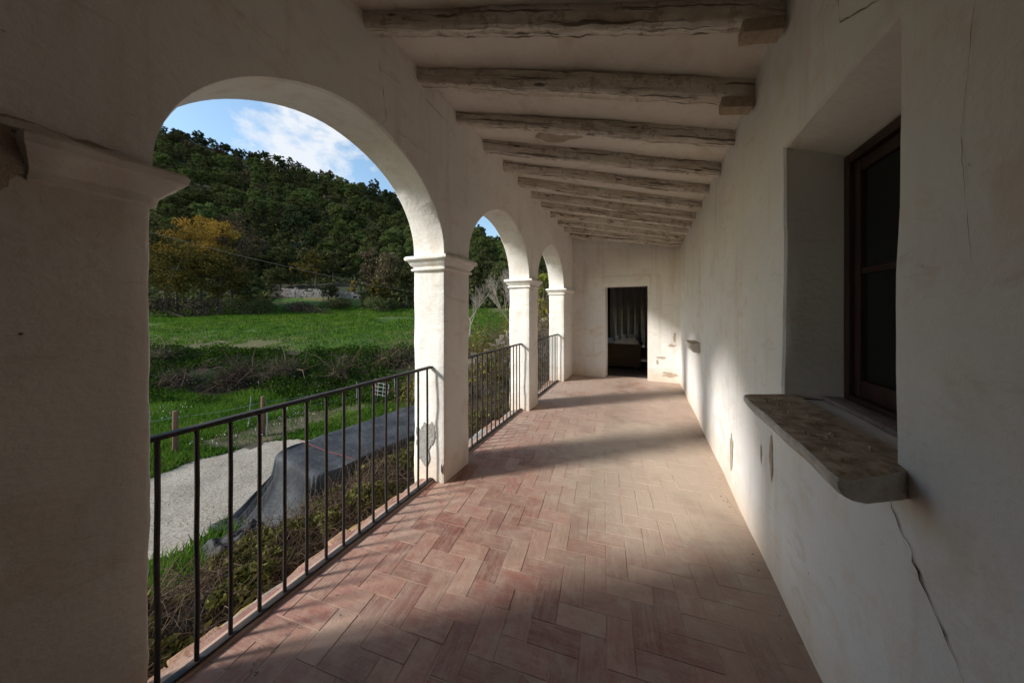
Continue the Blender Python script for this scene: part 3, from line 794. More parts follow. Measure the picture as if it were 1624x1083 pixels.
# ---- ceiling, beams
ce = thing('gallery_ceiling', 'sloping whitewashed ceiling carried by rough timber beams', 'ceiling', (-.5, 3, 3.2))
BL = [(1.34, 3.277, 3.40), (1.834, 3.277, 3.412), (2.34, 3.257, 3.373), (2.846, 3.25, 3.379), (3.347, 3.249, 3.388), (3.83, 3.245, 3.38), (4.348, 3.25, 3.372), (4.835, 3.245, 3.372),
      (5.345, 3.245, 3.371), (5.88, 3.24, 3.37), (6.40, 3.235, 3.37), (6.92, 3.235, 3.37)]
BR = [(1.99, 2.995, 3.14), (2.457, 2.90, 3.053), (2.946, 2.857, 2.974), (3.461, 2.818, 2.95), (4.02, 2.83, 2.96), (4.55, 2.82, 2.95), (5.05, 2.82, 2.95), (5.50, 2.82, 2.95),
      (5.90, 2.82, 2.95), (6.30, 2.82, 2.95), (6.66, 2.82, 2.95), (7.0, 2.82, 2.95)]
def interp(y, tab, k):
    if y <= tab[0][0]: return tab[0][k] + (tab[1][k] - tab[0][k]) / (tab[1][0] - tab[0][0]) * (y - tab[0][0]) * .4
    for a, b in zip(tab[:-1], tab[1:]):
        if y <= b[0]: return a[k] + (b[k] - a[k]) * (y - a[0]) / (b[0] - a[0])
    return tab[-1][k]
def cz_(x, y):
    t = (x - XI) / (XR - XI)
    yl = y - .45 * t * max(0, 1 - max(0, y - 2) / 5)       # beams run a little askew
    zl = interp(yl, BL, 2) - .028; zr = interp(max(y, 1.99), BR, 2) - .028
    return zl + (zr - zl) * t + .006 * nz(x, y, 1, 1.5)
m = MB(); m.sheet(lin(XI - .06, XR + .06, .12), lin(YB, YE + .06, .08), cz_ and (lambda x, y: (x, y, cz_(x, y))))
m.build('ceiling_boards', M['ceiling'], ce, smooth=50)
for i, (l, r_) in enumerate(zip(BL, BR)):
    wd = random.uniform(.095, .125); seed = i * 3.3
    m = MB()
    def wp(p, l=l, r_=r_, wd=wd, seed=seed):
        t = p.x
        zb = l[1] + (r_[1] - l[1]) * t; zt = l[2] + (r_[2] - l[2]) * t
        yc = l[0] + (r_[0] - l[0]) * t + .012 * nz(t * 3, seed, 0)
        x = (XI - .03) + t * (XR - XI + .03)
        sag = -.008 * math.sin(math.pi * t)
        z = zb + (zt - zb) * p.z + sag + .010 * nz(x * 1.3, seed, p.z) + .010 * nz(x, p.y + seed, p.z, 6) + .009 * nz(x, p.y + seed, p.z, 19)
        y = yc + p.y * wd + .008 * nz(x * 2, seed + 5, p.z * 2) + .010 * nz(x, seed, p.z * .12, 9) + .008 * nz(x, seed, p.z * .1, 24)
        e = max(0, abs(p.z - .5) * 2 - .7) * max(0, abs(p.y - .5) * 2 - .7)
        y += -(p.y - .5) * e * .35; z += (0.5 - p.z) * e * .12
        return Vector((x, y, z))
    m.rbox(0, 1, 0, 1, 0, 1, r=.06, step=.02, amp=0, warp=None)
    # rbox on the unit cube is fine along x but too fine across: rebuild with custom lines
    m = MB(); xs = lin(0, 1, .008); prof = [(.0, .12), (.0, .35), (.0, .62), (.0, .9), (0, 1.1), (1, 1.1), (1, .9), (1, .62), (1, .35), (1, .12), (.93, .03), (.78, 0), (.5, 0), (.22, 0), (.07, .03)]
    K = len(prof)
    for x in xs:
        for (py_, pz_) in prof: m.v.append(tuple(wp(Vector((x, py_, pz_)))))
    for a_ in range(len(xs) - 1):
        for k in range(K):
            k2 = (k + 1) % K; m.f.append((a_ * K + k, a_ * K + k2, (a_ + 1) * K + k2, (a_ + 1) * K + k)); m.m.append(0)
    m.f.append(tuple(range(K))[::-1]); m.m.append(0); m.f.append(tuple((len(xs) - 1) * K + k for k in range(K))); m.m.append(0)
    bo = m.build('beam', M['beam'], ce, smooth=45)
    gr = []
    for x in xs:
        for (py_, pz_) in prof: gr += [x * 2.3 + seed, py_ * .11 + seed * 2, pz_ * .13]
    ga = bo.data.attributes.new('grain', 'FLOAT_VECTOR', 'POINT'); ga.data.foreach_set('vector', np.array(gr, np.float32))
for y, z in ((1.925, 3.012), (2.405, 2.915)):
    m = MB(); m.rbox(.465, .64, y + .02, y + .12, z - .045, z + .03, r=.008, step=.03, amp=.004, warp=lambda p: Vector((p.x, p.y, p.z - (p.x - .455) * .24))); m.build('bearing_block', M['block'], ce, smooth=40)
def cpatch(cx, cy, rx, ry, name, mat, seed):
    m = MB(); n = 30; vs = [(cx, cy, cz_(cx, cy) - .006)]
    for k in range(n):
        a = 2 * math.pi * k / n; q = 1 + .35 * noise.noise(Vector((math.cos(a) * 1.5, math.sin(a) * 1.5, seed)))
        x, y = cx + rx * q * math.cos(a), cy + ry * q * math.sin(a); vs.append((x, y, cz_(x, y) - .006))
    m.add(vs, [(0, 1 + k, 1 + (k + 1) % n) for k in range(n)]); m.build(name, mat, ce)
cpatch(-.78, 2.86, .22, .10, 'fallen_plaster', M['scar'], 2)
# roof above, open eave on the arcade side; added partition behind the camera
rf = thing('tiled_roof', 'clay roof over the gallery', 'roof', (-.5, 3, 3.5))
m = MB(); m.add([(XO - .12, YB - .4, 3.80), (XR + 1.6, YB - .4, 3.50), (XR + 1.6, 10.6, 3.50), (XO - .12, 10.6, 3.80), (XO - .12, YB - .4, 3.9), (XR + 1.6, YB - .4, 3.6), (XR + 1.6, 10.6, 3.6), (XO - .12, 10.6, 3.9)],
                [(0, 1, 2, 3), (7, 6, 5, 4), (0, 4, 5, 1), (1, 5, 6, 2), (2, 6, 7, 3), (3, 7, 4, 0)]); m.build('roof_slab', M['roof'], rf)
m = MB(); m.box(XO - .01, XR + 1.5, YB - .35, YB, -.3, 3.7); tag(m.build('light_absorbing_partition', M['darkwood'], loc=(-.5, YB, 0)), 'unseen dark partition added behind the camera to absorb light', 'partition')  # unseen, added in dark wood so the near end bounces less light
m = MB(); m.box(-1.80, 2.2, YB - .35, 10.6, -4.6, -.27); tag(m.build('lower_storey', M['plaster_old'], loc=(0, 3, -3)), 'plastered lower storey of the farmhouse under the gallery floor', 'building')

# ---- ledge of broken terracotta tiles outside the railing
lg = thing('ledge', 'broken terracotta tile ledge with ochre lichen just outside the railings', 'ledge', (XO, 3, -.05))
y = .2
while y < 6.6:
    L = random.uniform(.12, .30); ov = random.uniform(-.075, .02)
    m = MB()
    def wp(p, s=y): return Vector((p.x + (.02 * nz(p.y, s, 2, 8) if p.x < XO - .02 else 0), p.y, p.z + .01 * nz(p.x, p.y, s, 5)))
    m.rbox(XO - ov, -1.815, y + .004, y + L - .004, -.040, -.012, r=.006, step=.04, amp=.006, ns=9, warp=wp)
    m.build('ledge_tile', M['terracotta'] if random.random() < .8 else M['cement'], lg, smooth=50)
    y += L
m = MB(); m.rbox(-1.905, -1.815, .0, 6.9, -.12, -.046, r=.01, step=.05, amp=.02, ns=6); m.build('lichen_course', M['lichen'], lg, smooth=50)
# low mortar kerb under the railings
for (a0, a1) in ARCH:
    m = MB(); m.rbox(-1.80, -1.715, a0 - .01, a1 + .01, -.02, .010, r=.008, step=.05, amp=.005, ns=7); m.build('mortar_kerb', M['mortar'], lg, smooth=50)

# ---- three iron railings
XG = -1.745
def railing(a0, a1, label):
    t = thing('iron_railing', label, 'railing', (XG, (a0 + a1) / 2, 0), 'iron railings between the pillars')
    m = MB()
    n = 14; y0, y1 = a0 - .02, a1 + .03
    ZT = 1.018
    m.rbox(XG - .020, XG + .020, y0, y1, ZT - .020, ZT, r=.004, step=.1, amp=.0012, ns=9); m.build('handrail', M['iron'], t, smooth=50)
    m = MB(); m.rbox(XG - .02, XG + .02, y0, y1, .014, .024, r=.003, step=.2, amp=.001); m.build('bottom_rail', M['iron'], t, smooth=50)
    for i in range(15):
        yb = a0 + .055 + (a1 - a0 - .11) * i / 14
        b = MB(); b.tube([(XG + .003 * nz(yb, k, 1, 3), yb + .0045 * nz(yb * 3, k, 3, .7), .02 + k * .249) for k in range(5)], .0090, 8); b.build('baluster', M['iron'], t, smooth=60)
railing(*ARCH[0], 'rusty black iron railing across the nearest and widest-looking arch')
railing(*ARCH[1], 'rusty black iron railing across the middle arch')
railing(*ARCH[2], 'rusty black iron railing across the farthest arch')

# pillar wear: bare cement patch low on the first free-standing pillar, and its broken corner
piers = [o for o in arc.children if o.name.startswith('pillar')]
offp = lambda x, z: 2.17 - .006
blob((-1.83, .33), .085, .16, 'Y', offp, 'cement_patch', piers[1], M['cement'], 3, .35)
blob((-1.74, .42), .05, .09, 'Y', lambda x, z: 2.17 - .0065, 'cement_patch', piers[1], M['cement'], 6, .35)
ribbon([(-1.625, .0), (-1.62, .08), (-1.635, .13), (-1.622, .2)], .016, 'Y', lambda x, z: 2.17 - .004, 'crack', piers[1], M['crack'], .01)
offa = lambda y, z: XI + wob(y, z) + .002
ribbon([(1.42, 2.70), (1.49, 2.745), (1.53, 2.80), (1.50, 3.0), (1.46, 3.2)], .003, 'X', offa, 'crack', arc, M['crack'])
ribbon([(1.70, 3.36), (1.80, 3.28), (1.86, 3.2), (2.2, 3.17), (2.36, 3.10)], .004, 'X', offa, 'crack', arc, M['crack'])

# ================================================================== OUTDOORS
def dl(x, y): return -x * ST + y * CT, x * CT + y * ST
def xy(d, l): return (l * CT - d * ST, l * ST + d * CT)
def at(px_, py_, d):
    """point of the place seen at a photo pixel at a given depth"""
    r_ = (px_ - 812) / 480; x, y = xy(d, r_ * d); return Vector((x, y, 1.5 + (494 - py_) / 480 * d))
RID = [(-4, .80), (-1.6, .74), (-1.1, .6125), (-.9, .545), (-.567, .456), (-.4, .404), (-.25, .352), (-.15, .31), (-.046, .24), (.3, .15), (4, .05)]
def pl(tab, x):
    if x <= tab[0][0]: return tab[0][1]
    for a, b in zip(tab[:-1], tab[1:]):
        if x <= b[0]: return a[1] + (b[1] - a[1]) * (x - a[0]) / (b[0] - a[0])
    return tab[-1][1]
def terrain(x, y, detail=True):
    d, l = dl(x, y); r_ = l / max(d, 8)
    dd = d + 1.2 * nz(x, y, 0, .06) * min(1, max(0, (d - 12) / 10))
    zr = 1.5 + 170 * (pl(RID, r_) - .035)
    base = [(-500, -2.6), (6, -2.6), (13.6, -2.5), (14.8, -2.15), (16.6, -1.05), (17.8, -.9), (30, -.05), (42, .95), (47, 1.7), (57.2, 3.9), (58.6, 5.6), (66, 7.6)]
    if dd <= 66: z = pl(base, dd)
    elif dd <= 170:
        t = (dd - 66) / 104; z = 7.6 + (zr - 7.6) * (t * .82 + .18 * t * t)
    elif dd <= 300:
        z = zr - (dd - 170) * .35
    else: z = zr - 130 * .35 - (dd - 300) * .02
    if x > -4.4 : z = min(z, -3.8) if d < 14 else z
    if detail:
        z += .10 * nz(x, y, 0, .35) * min(1, max(0, (d - 6) / 6)) + .04 * nz(x, y, 2, 1.3)
        if 13.5 < dd < 18: z += .35 * nz(x, y, 4, .5)
        if dd > 66: z += 2.2 * nz(x, y, 1, .03)
    return z
def patch(name, ds, ts, fn_l, mat, **kw):
    m = MB()
    m.sheet(ds, ts, lambda d, t: (lambda X, Y: (X, Y, terrain(X, Y) + kw.get('up', 0)))(*xy(d, fn_l(d, t))))
    return tag(m.build(name, mat, smooth=80), kind='structure')
tt = [-2.2 + 3.4 * i / 230 for i in range(231)]
fl_ = lambda d, t: t * (max(d, 0) + 26)
patch('ground', lin(-60, -8, 8) + lin(-7, 5, 1) + lin(5.3, 13.7, .3), tt, fl_, M['ground'])
patch('bank', lin(13.7, 17.9, .2), tt, fl_, M['bank'])
patch('field', lin(17.9, 30, .5) + lin(31, 57, 1.0), tt, fl_, M['field'])
patch('hill', lin(57, 66, 1.0) + lin(68, 180, 2.5) + lin(190, 320, 10) + [420, 700, 1200], tt, fl_, M['hill'])
def drape(name, x0, x1, y0, y1, step, inside, mat, up=.02):
    m = MB(); m.sheet(lin(x0, x1, step), lin(y0, y1, step), lambda x, y: (x, y, terrain(x, y) + up), skip=lambda x, y: not inside(x, y))
    return tag(m.build(name, mat, smooth=80), kind='structure')
def in_road(x, y):
    e = .35 * nz(x, y, 0, .9) + .16 * nz(x, y, 5, 4)
    left = -11.05 + .0 * y; right = -7.5 + .02 * y
    if y > 5.2: left += (y - 5.2) * 1.5
    if y > 4.5: right -= (y - 4.5) * .35
    return left - e < x < right + e
drape('road', -12.4, -6.6, -9, 9.2, .10, in_road, M['gravel'])
def in_dirt(x, y):
    d, l = dl(x, y); c = -8.3 + (d - 10) * .62 + .3 * math.sin(d)
    e = .3 * nz(x, y, 3, 1.1) + .15 * nz(x, y, 5, 4)
    w1 = abs(l - (c + 0.3)) < .95 + e * 2 - .05 * abs(d - 11)
    c2 = (l + 7.3) ** 2 / 1.6 + (d - 12.0) ** 2 / .10 < 1 + e
    return 9.0 < d < 14.5 and (w1) or c2
drape('dirt_path', -15, -7, 3, 14, .12, in_dirt, M['dirt'], up=.03)


# ------------------------------------------------------------------ foliage builders (numpy)
def cards(C, size, tint, flat=0.0, asp=.6):
    """leaf quads at centres C; flat>0 turns them upwards"""
    n = len(C)
    a = rng.normal(size=(n, 3)); a[:, 2] *= (1 - flat); a /= np.linalg.norm(a, axis=1, keepdims=True) + 1e-9
    b = rng.normal(size=(n, 3)); b -= (b * a).sum(1, keepdims=True) * a; b /= np.linalg.norm(b, axis=1, keepdims=True) + 1e-9
    s = size.reshape(-1, 1) if hasattr(size, 'reshape') else size
    V = np.stack([C - a * s, C - b * s * asp, C + a * s, C + b * s * asp], 1).reshape(-1, 3)
    F = np.arange(4 * n).reshape(n, 4)
    return V, F, np.repeat(tint, 4)
def tubes_np(P, Rd, sides=3):
    """P (n,k,3) polylines, Rd (n,k) radii"""
    n, k, _ = P.shape
    T = np.gradient(P, axis=1); T /= np.linalg.norm(T, axis=2, keepdims=True) + 1e-9
    ref = rng.normal(size=(n, 1, 3)); A = np.cross(T, ref); A /= np.linalg.norm(A, axis=2, keepdims=True) + 1e-9; B = np.cross(T, A)
    rings = []
    for s in range(sides):
        an = 2 * math.pi * s / sides; rings.append(P + (A * math.cos(an) + B * math.sin(an)) * Rd[..., None])
    V = np.stack(rings, 2).reshape(-1, 3)      # n,k,sides
    i = np.arange(n)[:, None, None]; j = np.arange(k - 1)[None, :, None]; s = np.arange(sides)[None, None, :]
    b0 = (i * k + j) * sides; s2 = (s + 1) % sides
    F = np.stack([b0 + s, b0 + s2, b0 + sides + s2, b0 + sides + s], -1).reshape(-1, 4)
    return V, F
def twigs(name, starts, dirs, length, rad, mat, parent=None, k=5, curl=.5, droop=.0, sides=3, loc=None):
    n = len(starts); P = np.zeros((n, k, 3)); P[:, 0] = starts; d = dirs / (np.linalg.norm(dirs, axis=1, keepdims=True) + 1e-9)
    L = (length / (k - 1)).reshape(-1, 1)
    for j in range(1, k):
        d = d + rng.normal(size=(n, 3)) * curl; d[:, 2] -= droop; d /= np.linalg.norm(d, axis=1, keepdims=True)
        P[:, j] = P[:, j - 1] + d * L
    Rd = np.linspace(1, .25, k)[None, :] * np.asarray(rad).reshape(-1, 1)
    V, F = tubes_np(P, Rd, sides)
    tint = np.repeat(rng.random(n), k * sides)
    return np_mesh(name, V, F, mat, parent, tint, loc), P


def crown_points(n_clump, per, rx, rz, zc, irregular=.5, clump_r=.28, seed=0):
    rg = np.random.default_rng(seed)
    u = rg.normal(size=(n_clump, 3)); u /= np.linalg.norm(u, axis=1, keepdims=True)
    rad = rg.random(n_clump) ** .33 * (1 - irregular * rg.random(n_clump) * .6)
    C = u * rad[:, None] * np.array([rx, rx, rz]); C[:, 2] += zc
    cr_ = (clump_r * rx) * (.6 + .8 * rg.random(n_clump))
    P = rg.normal(size=(n_clump, per, 3)); P /= np.linalg.norm(P, axis=2, keepdims=True); P *= (rg.random((n_clump, per, 1)) ** .45)
    P = C[:, None] + P * cr_[:, None, None] * np.array([1, 1, .75])
    bright = rg.random(n_clump)
    T = np.clip(bright[:, None] * .6 + rg.random((n_clump, per)) * .4, 0, 1)
    return P.reshape(-1, 3), T.reshape(-1), C
def tree_parts(root, h, rx, rz, leaf_mat, nc=26, per=60, leaf=.22, seed=0, bark='bark', trunk_r=.16, irregular=.5, limbs=7, bare=0):
    zc = h - rz * .95
    P, T, C = crown_points(nc, per, rx, rz, zc, irregular, .20 if nc > 50 and leaf > .15 else .28, seed=seed)
    P[:, 2] = np.maximum(P[:, 2], .5)
    V, F, TT = cards(P, leaf * (.6 + .8 * rng.random(len(P))), T)
    off = np.array(wl(root))
    m = MB(); rr = random.Random(seed)
    top = Vector((rr.uniform(-.1, .1) * rx, rr.uniform(-.1, .1) * rx, zc))
    m.tube([(0, 0, -.5), (0, 0, .2), tuple(top * .5), tuple(top)], [trunk_r * 1.25, trunk_r, trunk_r * .75, trunk_r * .4], 7)
    for i in rr.sample(range(len(C)), min(limbs, len(C))):
        c = Vector(C[i]); st = top * rr.uniform(.45, .95); mid_ = st.lerp(c, .5) + Vector((0, 0, .05 * h))
        m.tube([tuple(st), tuple(mid_), tuple(c)], [trunk_r * .42, trunk_r * .28, trunk_r * .1], 5)
    m.v = [tuple(Vector(v) + Vector(off)) for v in m.v]
    m.build('trunk', M[bark], root)
    np_mesh('crown', V + off, F, M[leaf_mat], root, TT)
def copy_tree(o, loc, rz, sc, label=None):
    c = o.copy(); COL.objects.link(c); c.location = loc; c.rotation_euler = (0, 0, rz); c.scale = sc
    if label: c['label'] = label
    for ch in o.children:
        q = ch.copy(); COL.objects.link(q); q.parent = c
    return c

# ---- the wooded hillside: individual trees from a few built kinds
KINDS = {
    'oak': ('holm_oak', 'dark evergreen tree packed among others on the wooded hillside', 'leaf_oak', 7.5, 3.6, 3.3),
    'green': ('broadleaf_tree', 'mid green round-crowned tree among darker ones on the hillside', 'leaf_green', 8.0, 3.3, 3.4),
    'pine': ('pine_tree', 'blackish green pine among the hillside trees', 'leaf_pine', 9.5, 2.9, 4.2),
    'olive': ('hillside_tree', 'olive brown half-bare tree on the hillside', 'leaf_olive', 6.5, 3.0, 2.9),
    'brown': ('autumn_tree', 'greyish brown tree losing its leaves on the hillside', 'leaf_brown', 6.5, 2.9, 2.9),
}
GROUPS = {'oak': 'dark evergreens on the hillside', 'green': 'mid green trees on the hillside', 'pine': 'pines on the hillside', 'olive': 'olive brown trees on the hillside', 'brown': 'brown trees on the hillside'}
protos = {}
def kind_at(r_, d):
    q = nz(r_ * 6, d * .03, 3, 1.2); u = random.random()
    up = (d - 66) / 104
    pg = .50 - .35 * up + .5 * q
    if u < max(.05, pg): return 'green'
    if u > .965 - .04 * up: return 'brown'
    if u > .86 - .10 * up: return 'olive'
    return 'pine' if q < -.22 else 'oak'
spots = []
d = 68.0
while d < 178:
    stp = 5.2 + (d - 68) * .012
    r_ = -1.24 + random.random() * .04
    while r_ < -.22:
        spots.append((r_ + random.uniform(-.3, .3) * 5.5 / d, d + random.uniform(-.45, .45) * stp)); r_ += 5.7 / d * random.uniform(.8, 1.2)
    r_ = -.19
    while r_ < .13:
        spots.append((r_ + random.uniform(-.3, .3) * 5.5 / d, d + random.uniform(-.45, .45) * stp)); r_ += 7.5 / d * random.uniform(.8, 1.2)
    d += stp * 1.28
random.shuffle(spots)
edge_ = [(r_, 168 + random.uniform(-2, 4)) for r_ in np.arange(-1.2, -.22, .026)] + [(r_, 168 + random.uniform(-2, 4)) for r_ in np.arange(-.19, .12, .045)]
spots = edge_ + spots
cnt = 0
for r_, d in spots:
    k = kind_at(r_, d)
    if d > 166 and k == 'green': k = 'oak'
    x, y = xy(d, r_ * d); z = terrain(x, y) - .4
    nm, lb, lm, h, rx, rz = KINDS[k]
    if d > 165: lb = lb.split(' packed')[0].split(' among')[0].split(' on the')[0].split(' losing')[0] + ' standing on the skyline of the hill'
    elif r_ > -.2: lb = lb.replace('hillside', 'slope seen through the middle arch')
    elif d < 76: lb = lb.replace('on the hillside', 'at the foot of the hill').replace('on the wooded hillside', 'at the foot of the wooded hill').replace('the hillside trees', 'the trees at the foot of the hill')
    lst = protos.setdefault(k, [])
    s = random.uniform(.75, 1.25) * (.72 if d > 162 else 1); sz = s * random.uniform(.85, 1.15)
    if len(lst) < (4 if k in ('oak', 'green') else 2):
        root = thing(nm, lb, 'tree', (x, y, z), GROUPS[k])
        tree_parts(root, h, rx * .86, rz * .9, lm, nc=52, per=85, leaf=.17, seed=len(lst) * 7 + len(k) * 31, irregular=.45)
        root.rotation_euler = (0, 0, random.uniform(0, 6.28)); root.scale = (s, s, sz)
        lst.append(root)
    else:
        copy_tree(random.choice(lst), (x, y, z), random.uniform(0, 6.28), (s, s, sz), lb)
    cnt += 1
print('hill trees', cnt)
# undergrowth filling the gaps between the trunks
N = 60000
dd_ = 48 + 125 * rng.random(N) ** 1.1; rr_ = -1.3 + 1.45 * rng.random(N)
XYs = np.stack([rr_ * dd_ * CT - dd_ * ST, rr_ * dd_ * ST + dd_ * CT], 1)
zz_ = np.array([terrain(a_[0], a_[1]) for a_ in XYs])
hh_ = np.array([max(.15, 1.3 + 2.2 * nz(a_[0], a_[1], 3, .09)) for a_ in XYs]) * np.where((rr_ > -.80) & (rr_ < -.50), np.clip((dd_ - 64) / 8, .0, 1), np.clip((dd_ - 45) / 8, .3, 1))
keep = hh_ > .2
Cc = np.column_stack([XYs, zz_ + rng.random(N) * hh_])
V, F, TT = cards(Cc[keep], .45 * (.6 + .8 * rng.random(keep.sum())), rng.random(keep.sum()))
tag(np_mesh('undergrowth', V, F, M['leaf_oak'], None, TT), kind='stuff', label='dark scrubby undergrowth between the hillside trees', cat='undergrowth')

# ---- trees at the far edge of the meadow
def edge_tree(px_, d, ytop, wpx, leaf_mat, name, label, seed, grp=None, base=None, nc=46, per=90, leaf=.16, bark='bark', **kw):
    r_ = (px_ - 812) / 480; x, y = xy(d, r_ * d); z = terrain(x, y) - .1
    top = 1.5 + (494 - ytop) / 480 * d; h = top - z; rx = wpx / 480 * d / 2
    root = thing(name, label, 'tree', (x, y, z), grp)
    tree_parts(root, h, rx * .85, kw.pop('rz', h * .40), leaf_mat, nc=nc, per=per, leaf=leaf, seed=seed, bark=bark, trunk_r=.2, limbs=12, **kw)
    return root
G1 = 'autumn trees at the far edge of the meadow'
edge_tree(262, 46, 335, 95, 'leaf_olive', 'autumn_tree', 'olive green tree behind the near capital, left of the golden autumn tree', 11, G1)
edge_tree(318, 47, 328, 118, 'leaf_gold', 'golden_tree', 'big golden orange autumn tree at the far edge of the meadow', 12, G1, nc=60, per=130, leaf=.13)
edge_tree(346, 46.5, 334, 80, 'leaf_gold', 'golden_tree', 'second golden autumn tree, overlapping the big one on its right', 31, G1, nc=30, per=120, leaf=.13)
edge_tree(368, 49, 336, 85, 'leaf_brown', 'autumn_tree', 'tall brownish pink tree right behind the golden autumn tree', 13, G1)
edge_tree(350, 43, 392, 90, 'leaf_goldgreen', 'autumn_tree', 'mustard yellow tree just right of the golden autumn tree', 14, G1)
edge_tree(282, 42, 378, 115, 'leaf_goldgreen', 'autumn_tree', 'dark mustard green tree low in front of the golden autumn tree', 15, G1)
edge_tree(225, 44, 360, 100, 'leaf_oak', 'dark_tree', 'dark tree mostly hidden behind the near pillar', 16, G1)
edge_tree(395, 46, 430, 60, 'leaf_oak', 'dark_tree', 'low dark green tree on the right foot of the autumn trees', 17, G1, nc=30)
edge_tree(445, 60, 425, 55, 'leaf_oak', 'dark_tree', 'small dark tree left of the green terrace strip', 18, G1, nc=30)
edge_tree(492, 62, 398, 55, 'leaf_goldgreen', 'autumn_tree', 'yellow-green tree above the ruined stone wall', 19, G1, nc=24)
edge_tree(462, 61, 410, 16, 'leaf_gold', 'golden_sapling', 'thin golden sapling left of the yellow-green tree above the ruined wall', 20, G1, nc=12, per=40)
edge_tree(501, 60.5, 418, 13, 'leaf_gold', 'golden_sapling', 'thin orange sapling right of the yellow-green tree above the ruined wall', 21, G1, nc=10, per=40)
edge_tree(561, 57, 442, 15, 'leaf_gold', 'golden_sapling', 'thin golden sapling at the right end of the ruined stone wall', 22, G1, nc=10, per=40)
edge_tree(590, 52, 390, 50, 'leaf_brown', 'autumn_tree', 'brown tree on the left of the brown clump beside the first free pillar', 23, G1)
edge_tree(618, 50, 392, 60, 'leaf_brown', 'autumn_tree', 'brown rounded tree in the middle of the clump beside the first free pillar', 24, G1)
edge_tree(645, 49, 412, 50, 'leaf_olive', 'autumn_tree', 'olive tree right of the brown clump, cut off by the first free pillar', 25, G1)
edge_tree(600, 47, 445, 40, 'leaf_goldgreen', 'autumn_tree', 'low mustard bush-like tree at the foot of the brown clump', 26, G1, nc=26)
edge_tree(690, 50, 400, 70, 'leaf_green', 'broadleaf_tree', 'green tree hidden behind the first free pillar', 27, G1)
edge_tree(756, 55, 395, 40, 'leaf_oak', 'dark_tree', 'dark tree at the meadow edge seen through the middle arch', 28, G1)
edge_tree(795, 52, 410, 50, 'leaf_oak', 'dark_tree', 'dark tree behind the bare pale tree seen through the middle arch', 29, G1)
edge_tree(738, 60, 385, 50, 'leaf_green', 'broadleaf_tree', 'green tree at the left side of the middle arch', 30, G1)
# round dark bush by the ruined wall
def bush(px_, py_, d, wpx, hpx, mat, label, seed, name='bush', n=1400, leaf=.12, grp=None):
    c = at(px_, py_, d); x, y = c.x, c.y; z = terrain(x, y)
    root = thing(name, label, 'bush', (x, y, z), grp)
    rx, rz = wpx / 480 * d / 2, hpx / 480 * d / 2
    P, T, C = crown_points(14, n // 14, rx * .8, rz * .8, max(rz, c.z - z), .4, .42, seed)
    P[:, 2] = np.maximum(P[:, 2], .02)
    V, F, TT = cards(P + np.array([x, y, z]), leaf * (.6 + .8 * rng.random(len(P))), T)
    np_mesh('foliage', V, F, M[mat], root, TT)
    st = np.tile([[x, y, z - .05]], (14, 1)) + rng.normal(size=(14, 3)) * [rx * .15, rx * .15, 0]
    tg = C + np.array([x, y, z]); twigs('stems', st, tg - st, np.linalg.norm(tg - st, axis=1), np.full(14, .02 * rx), M['twig_dark'], root, curl=.1)
    return root
bush(522, 462, 55, 36, 24, 'leaf_pine', 'dark round bush in front of the ruined stone wall', 2)
bush(478, 500, 46, 60, 12, 'twig_dark', 'low brown scrub at the far left edge of the green meadow', 3, n=1800)
bush(540, 488, 49, 70, 9, 'leaf_olive', 'low dry scrub below the ruined stone wall', 4, n=1800)
bush(300, 487, 41, 130, 22, 'twig_dark', 'dark scrub under the golden autumn tree', 5, n=2600)
bush(400, 489, 43, 90, 18, 'leaf_oak', 'dark green scrub between autumn trees and ruined wall', 6, n=2200)
bush(610, 480, 46, 70, 14, 'leaf_oak', 'dark scrub beneath the brown trees beside the pillar', 7, n=1800)

# ruined pale stone wall on the terrace
def rubble(name, label, P0, P1, h0, h1, th, mat, size=.35, cat='wall', seed=1, gaps=0.0):
    rg = random.Random(seed)
    root = thing(name, label, cat, tuple(P0))
    m = MB(); L = (P1 - P0).length; ux = (P1 - P0).normalized(); nx_ = Vector((-ux.y, ux.x, 0)).normalized()
    s = 0; 
    nrow = int(max(h0, h1) / (size * .55)) + 1
    for j in range(nrow):
        s = -rg.random() * size
        while s < L:
            w_ = size * rg.uniform(.6, 1.5); t = max(0, min(1, s / L)); hm = (h0 + (h1 - h0) * t) * (1 - gaps * abs(nz(s, seed, 0, .35)))
            z = j * size * .55
            if z < hm and rg.random() > .04:
                c = P0 + ux * (s + w_ / 2) + Vector((0, 0, (P1.z - P0.z) * t + z + size * .27)) + nx_ * rg.uniform(-.04, .04) * size
                hh = size * .27; hw_ = w_ / 2 * .97; ht = th / 2 * rg.uniform(.85, 1.1)
                vs = []
                for sx in (-1, 1):
                    for sy in (-1, 1):
                        for sz_ in (-1, 1):
                            k = rg.uniform(.86, 1.0); vs.append(c + ux * sx * hw_ * k + nx_ * sy * ht * rg.uniform(.85, 1) + Vector((0, 0, sz_ * hh * k)))
                m.add(vs, [(0, 1, 3, 2), (4, 6, 7, 5), (0, 4, 5, 1), (2, 3, 7, 6), (0, 2, 6, 4), (1, 5, 7, 3)])
            s += w_
    m.build('stonework', mat, root)
    return root
A = at(452, 472, 57.4); B = at(570, 478, 56.5)
A.z = terrain(A.x, A.y) - .2; B.z = terrain(B.x, B.y) - .2
rubble('ruined_wall', 'pale ruined stone wall at the far side of the meadow below the hill', A, B, 2.0, 1.8, .6, M['palewall'], .6, seed=4, gaps=.5)

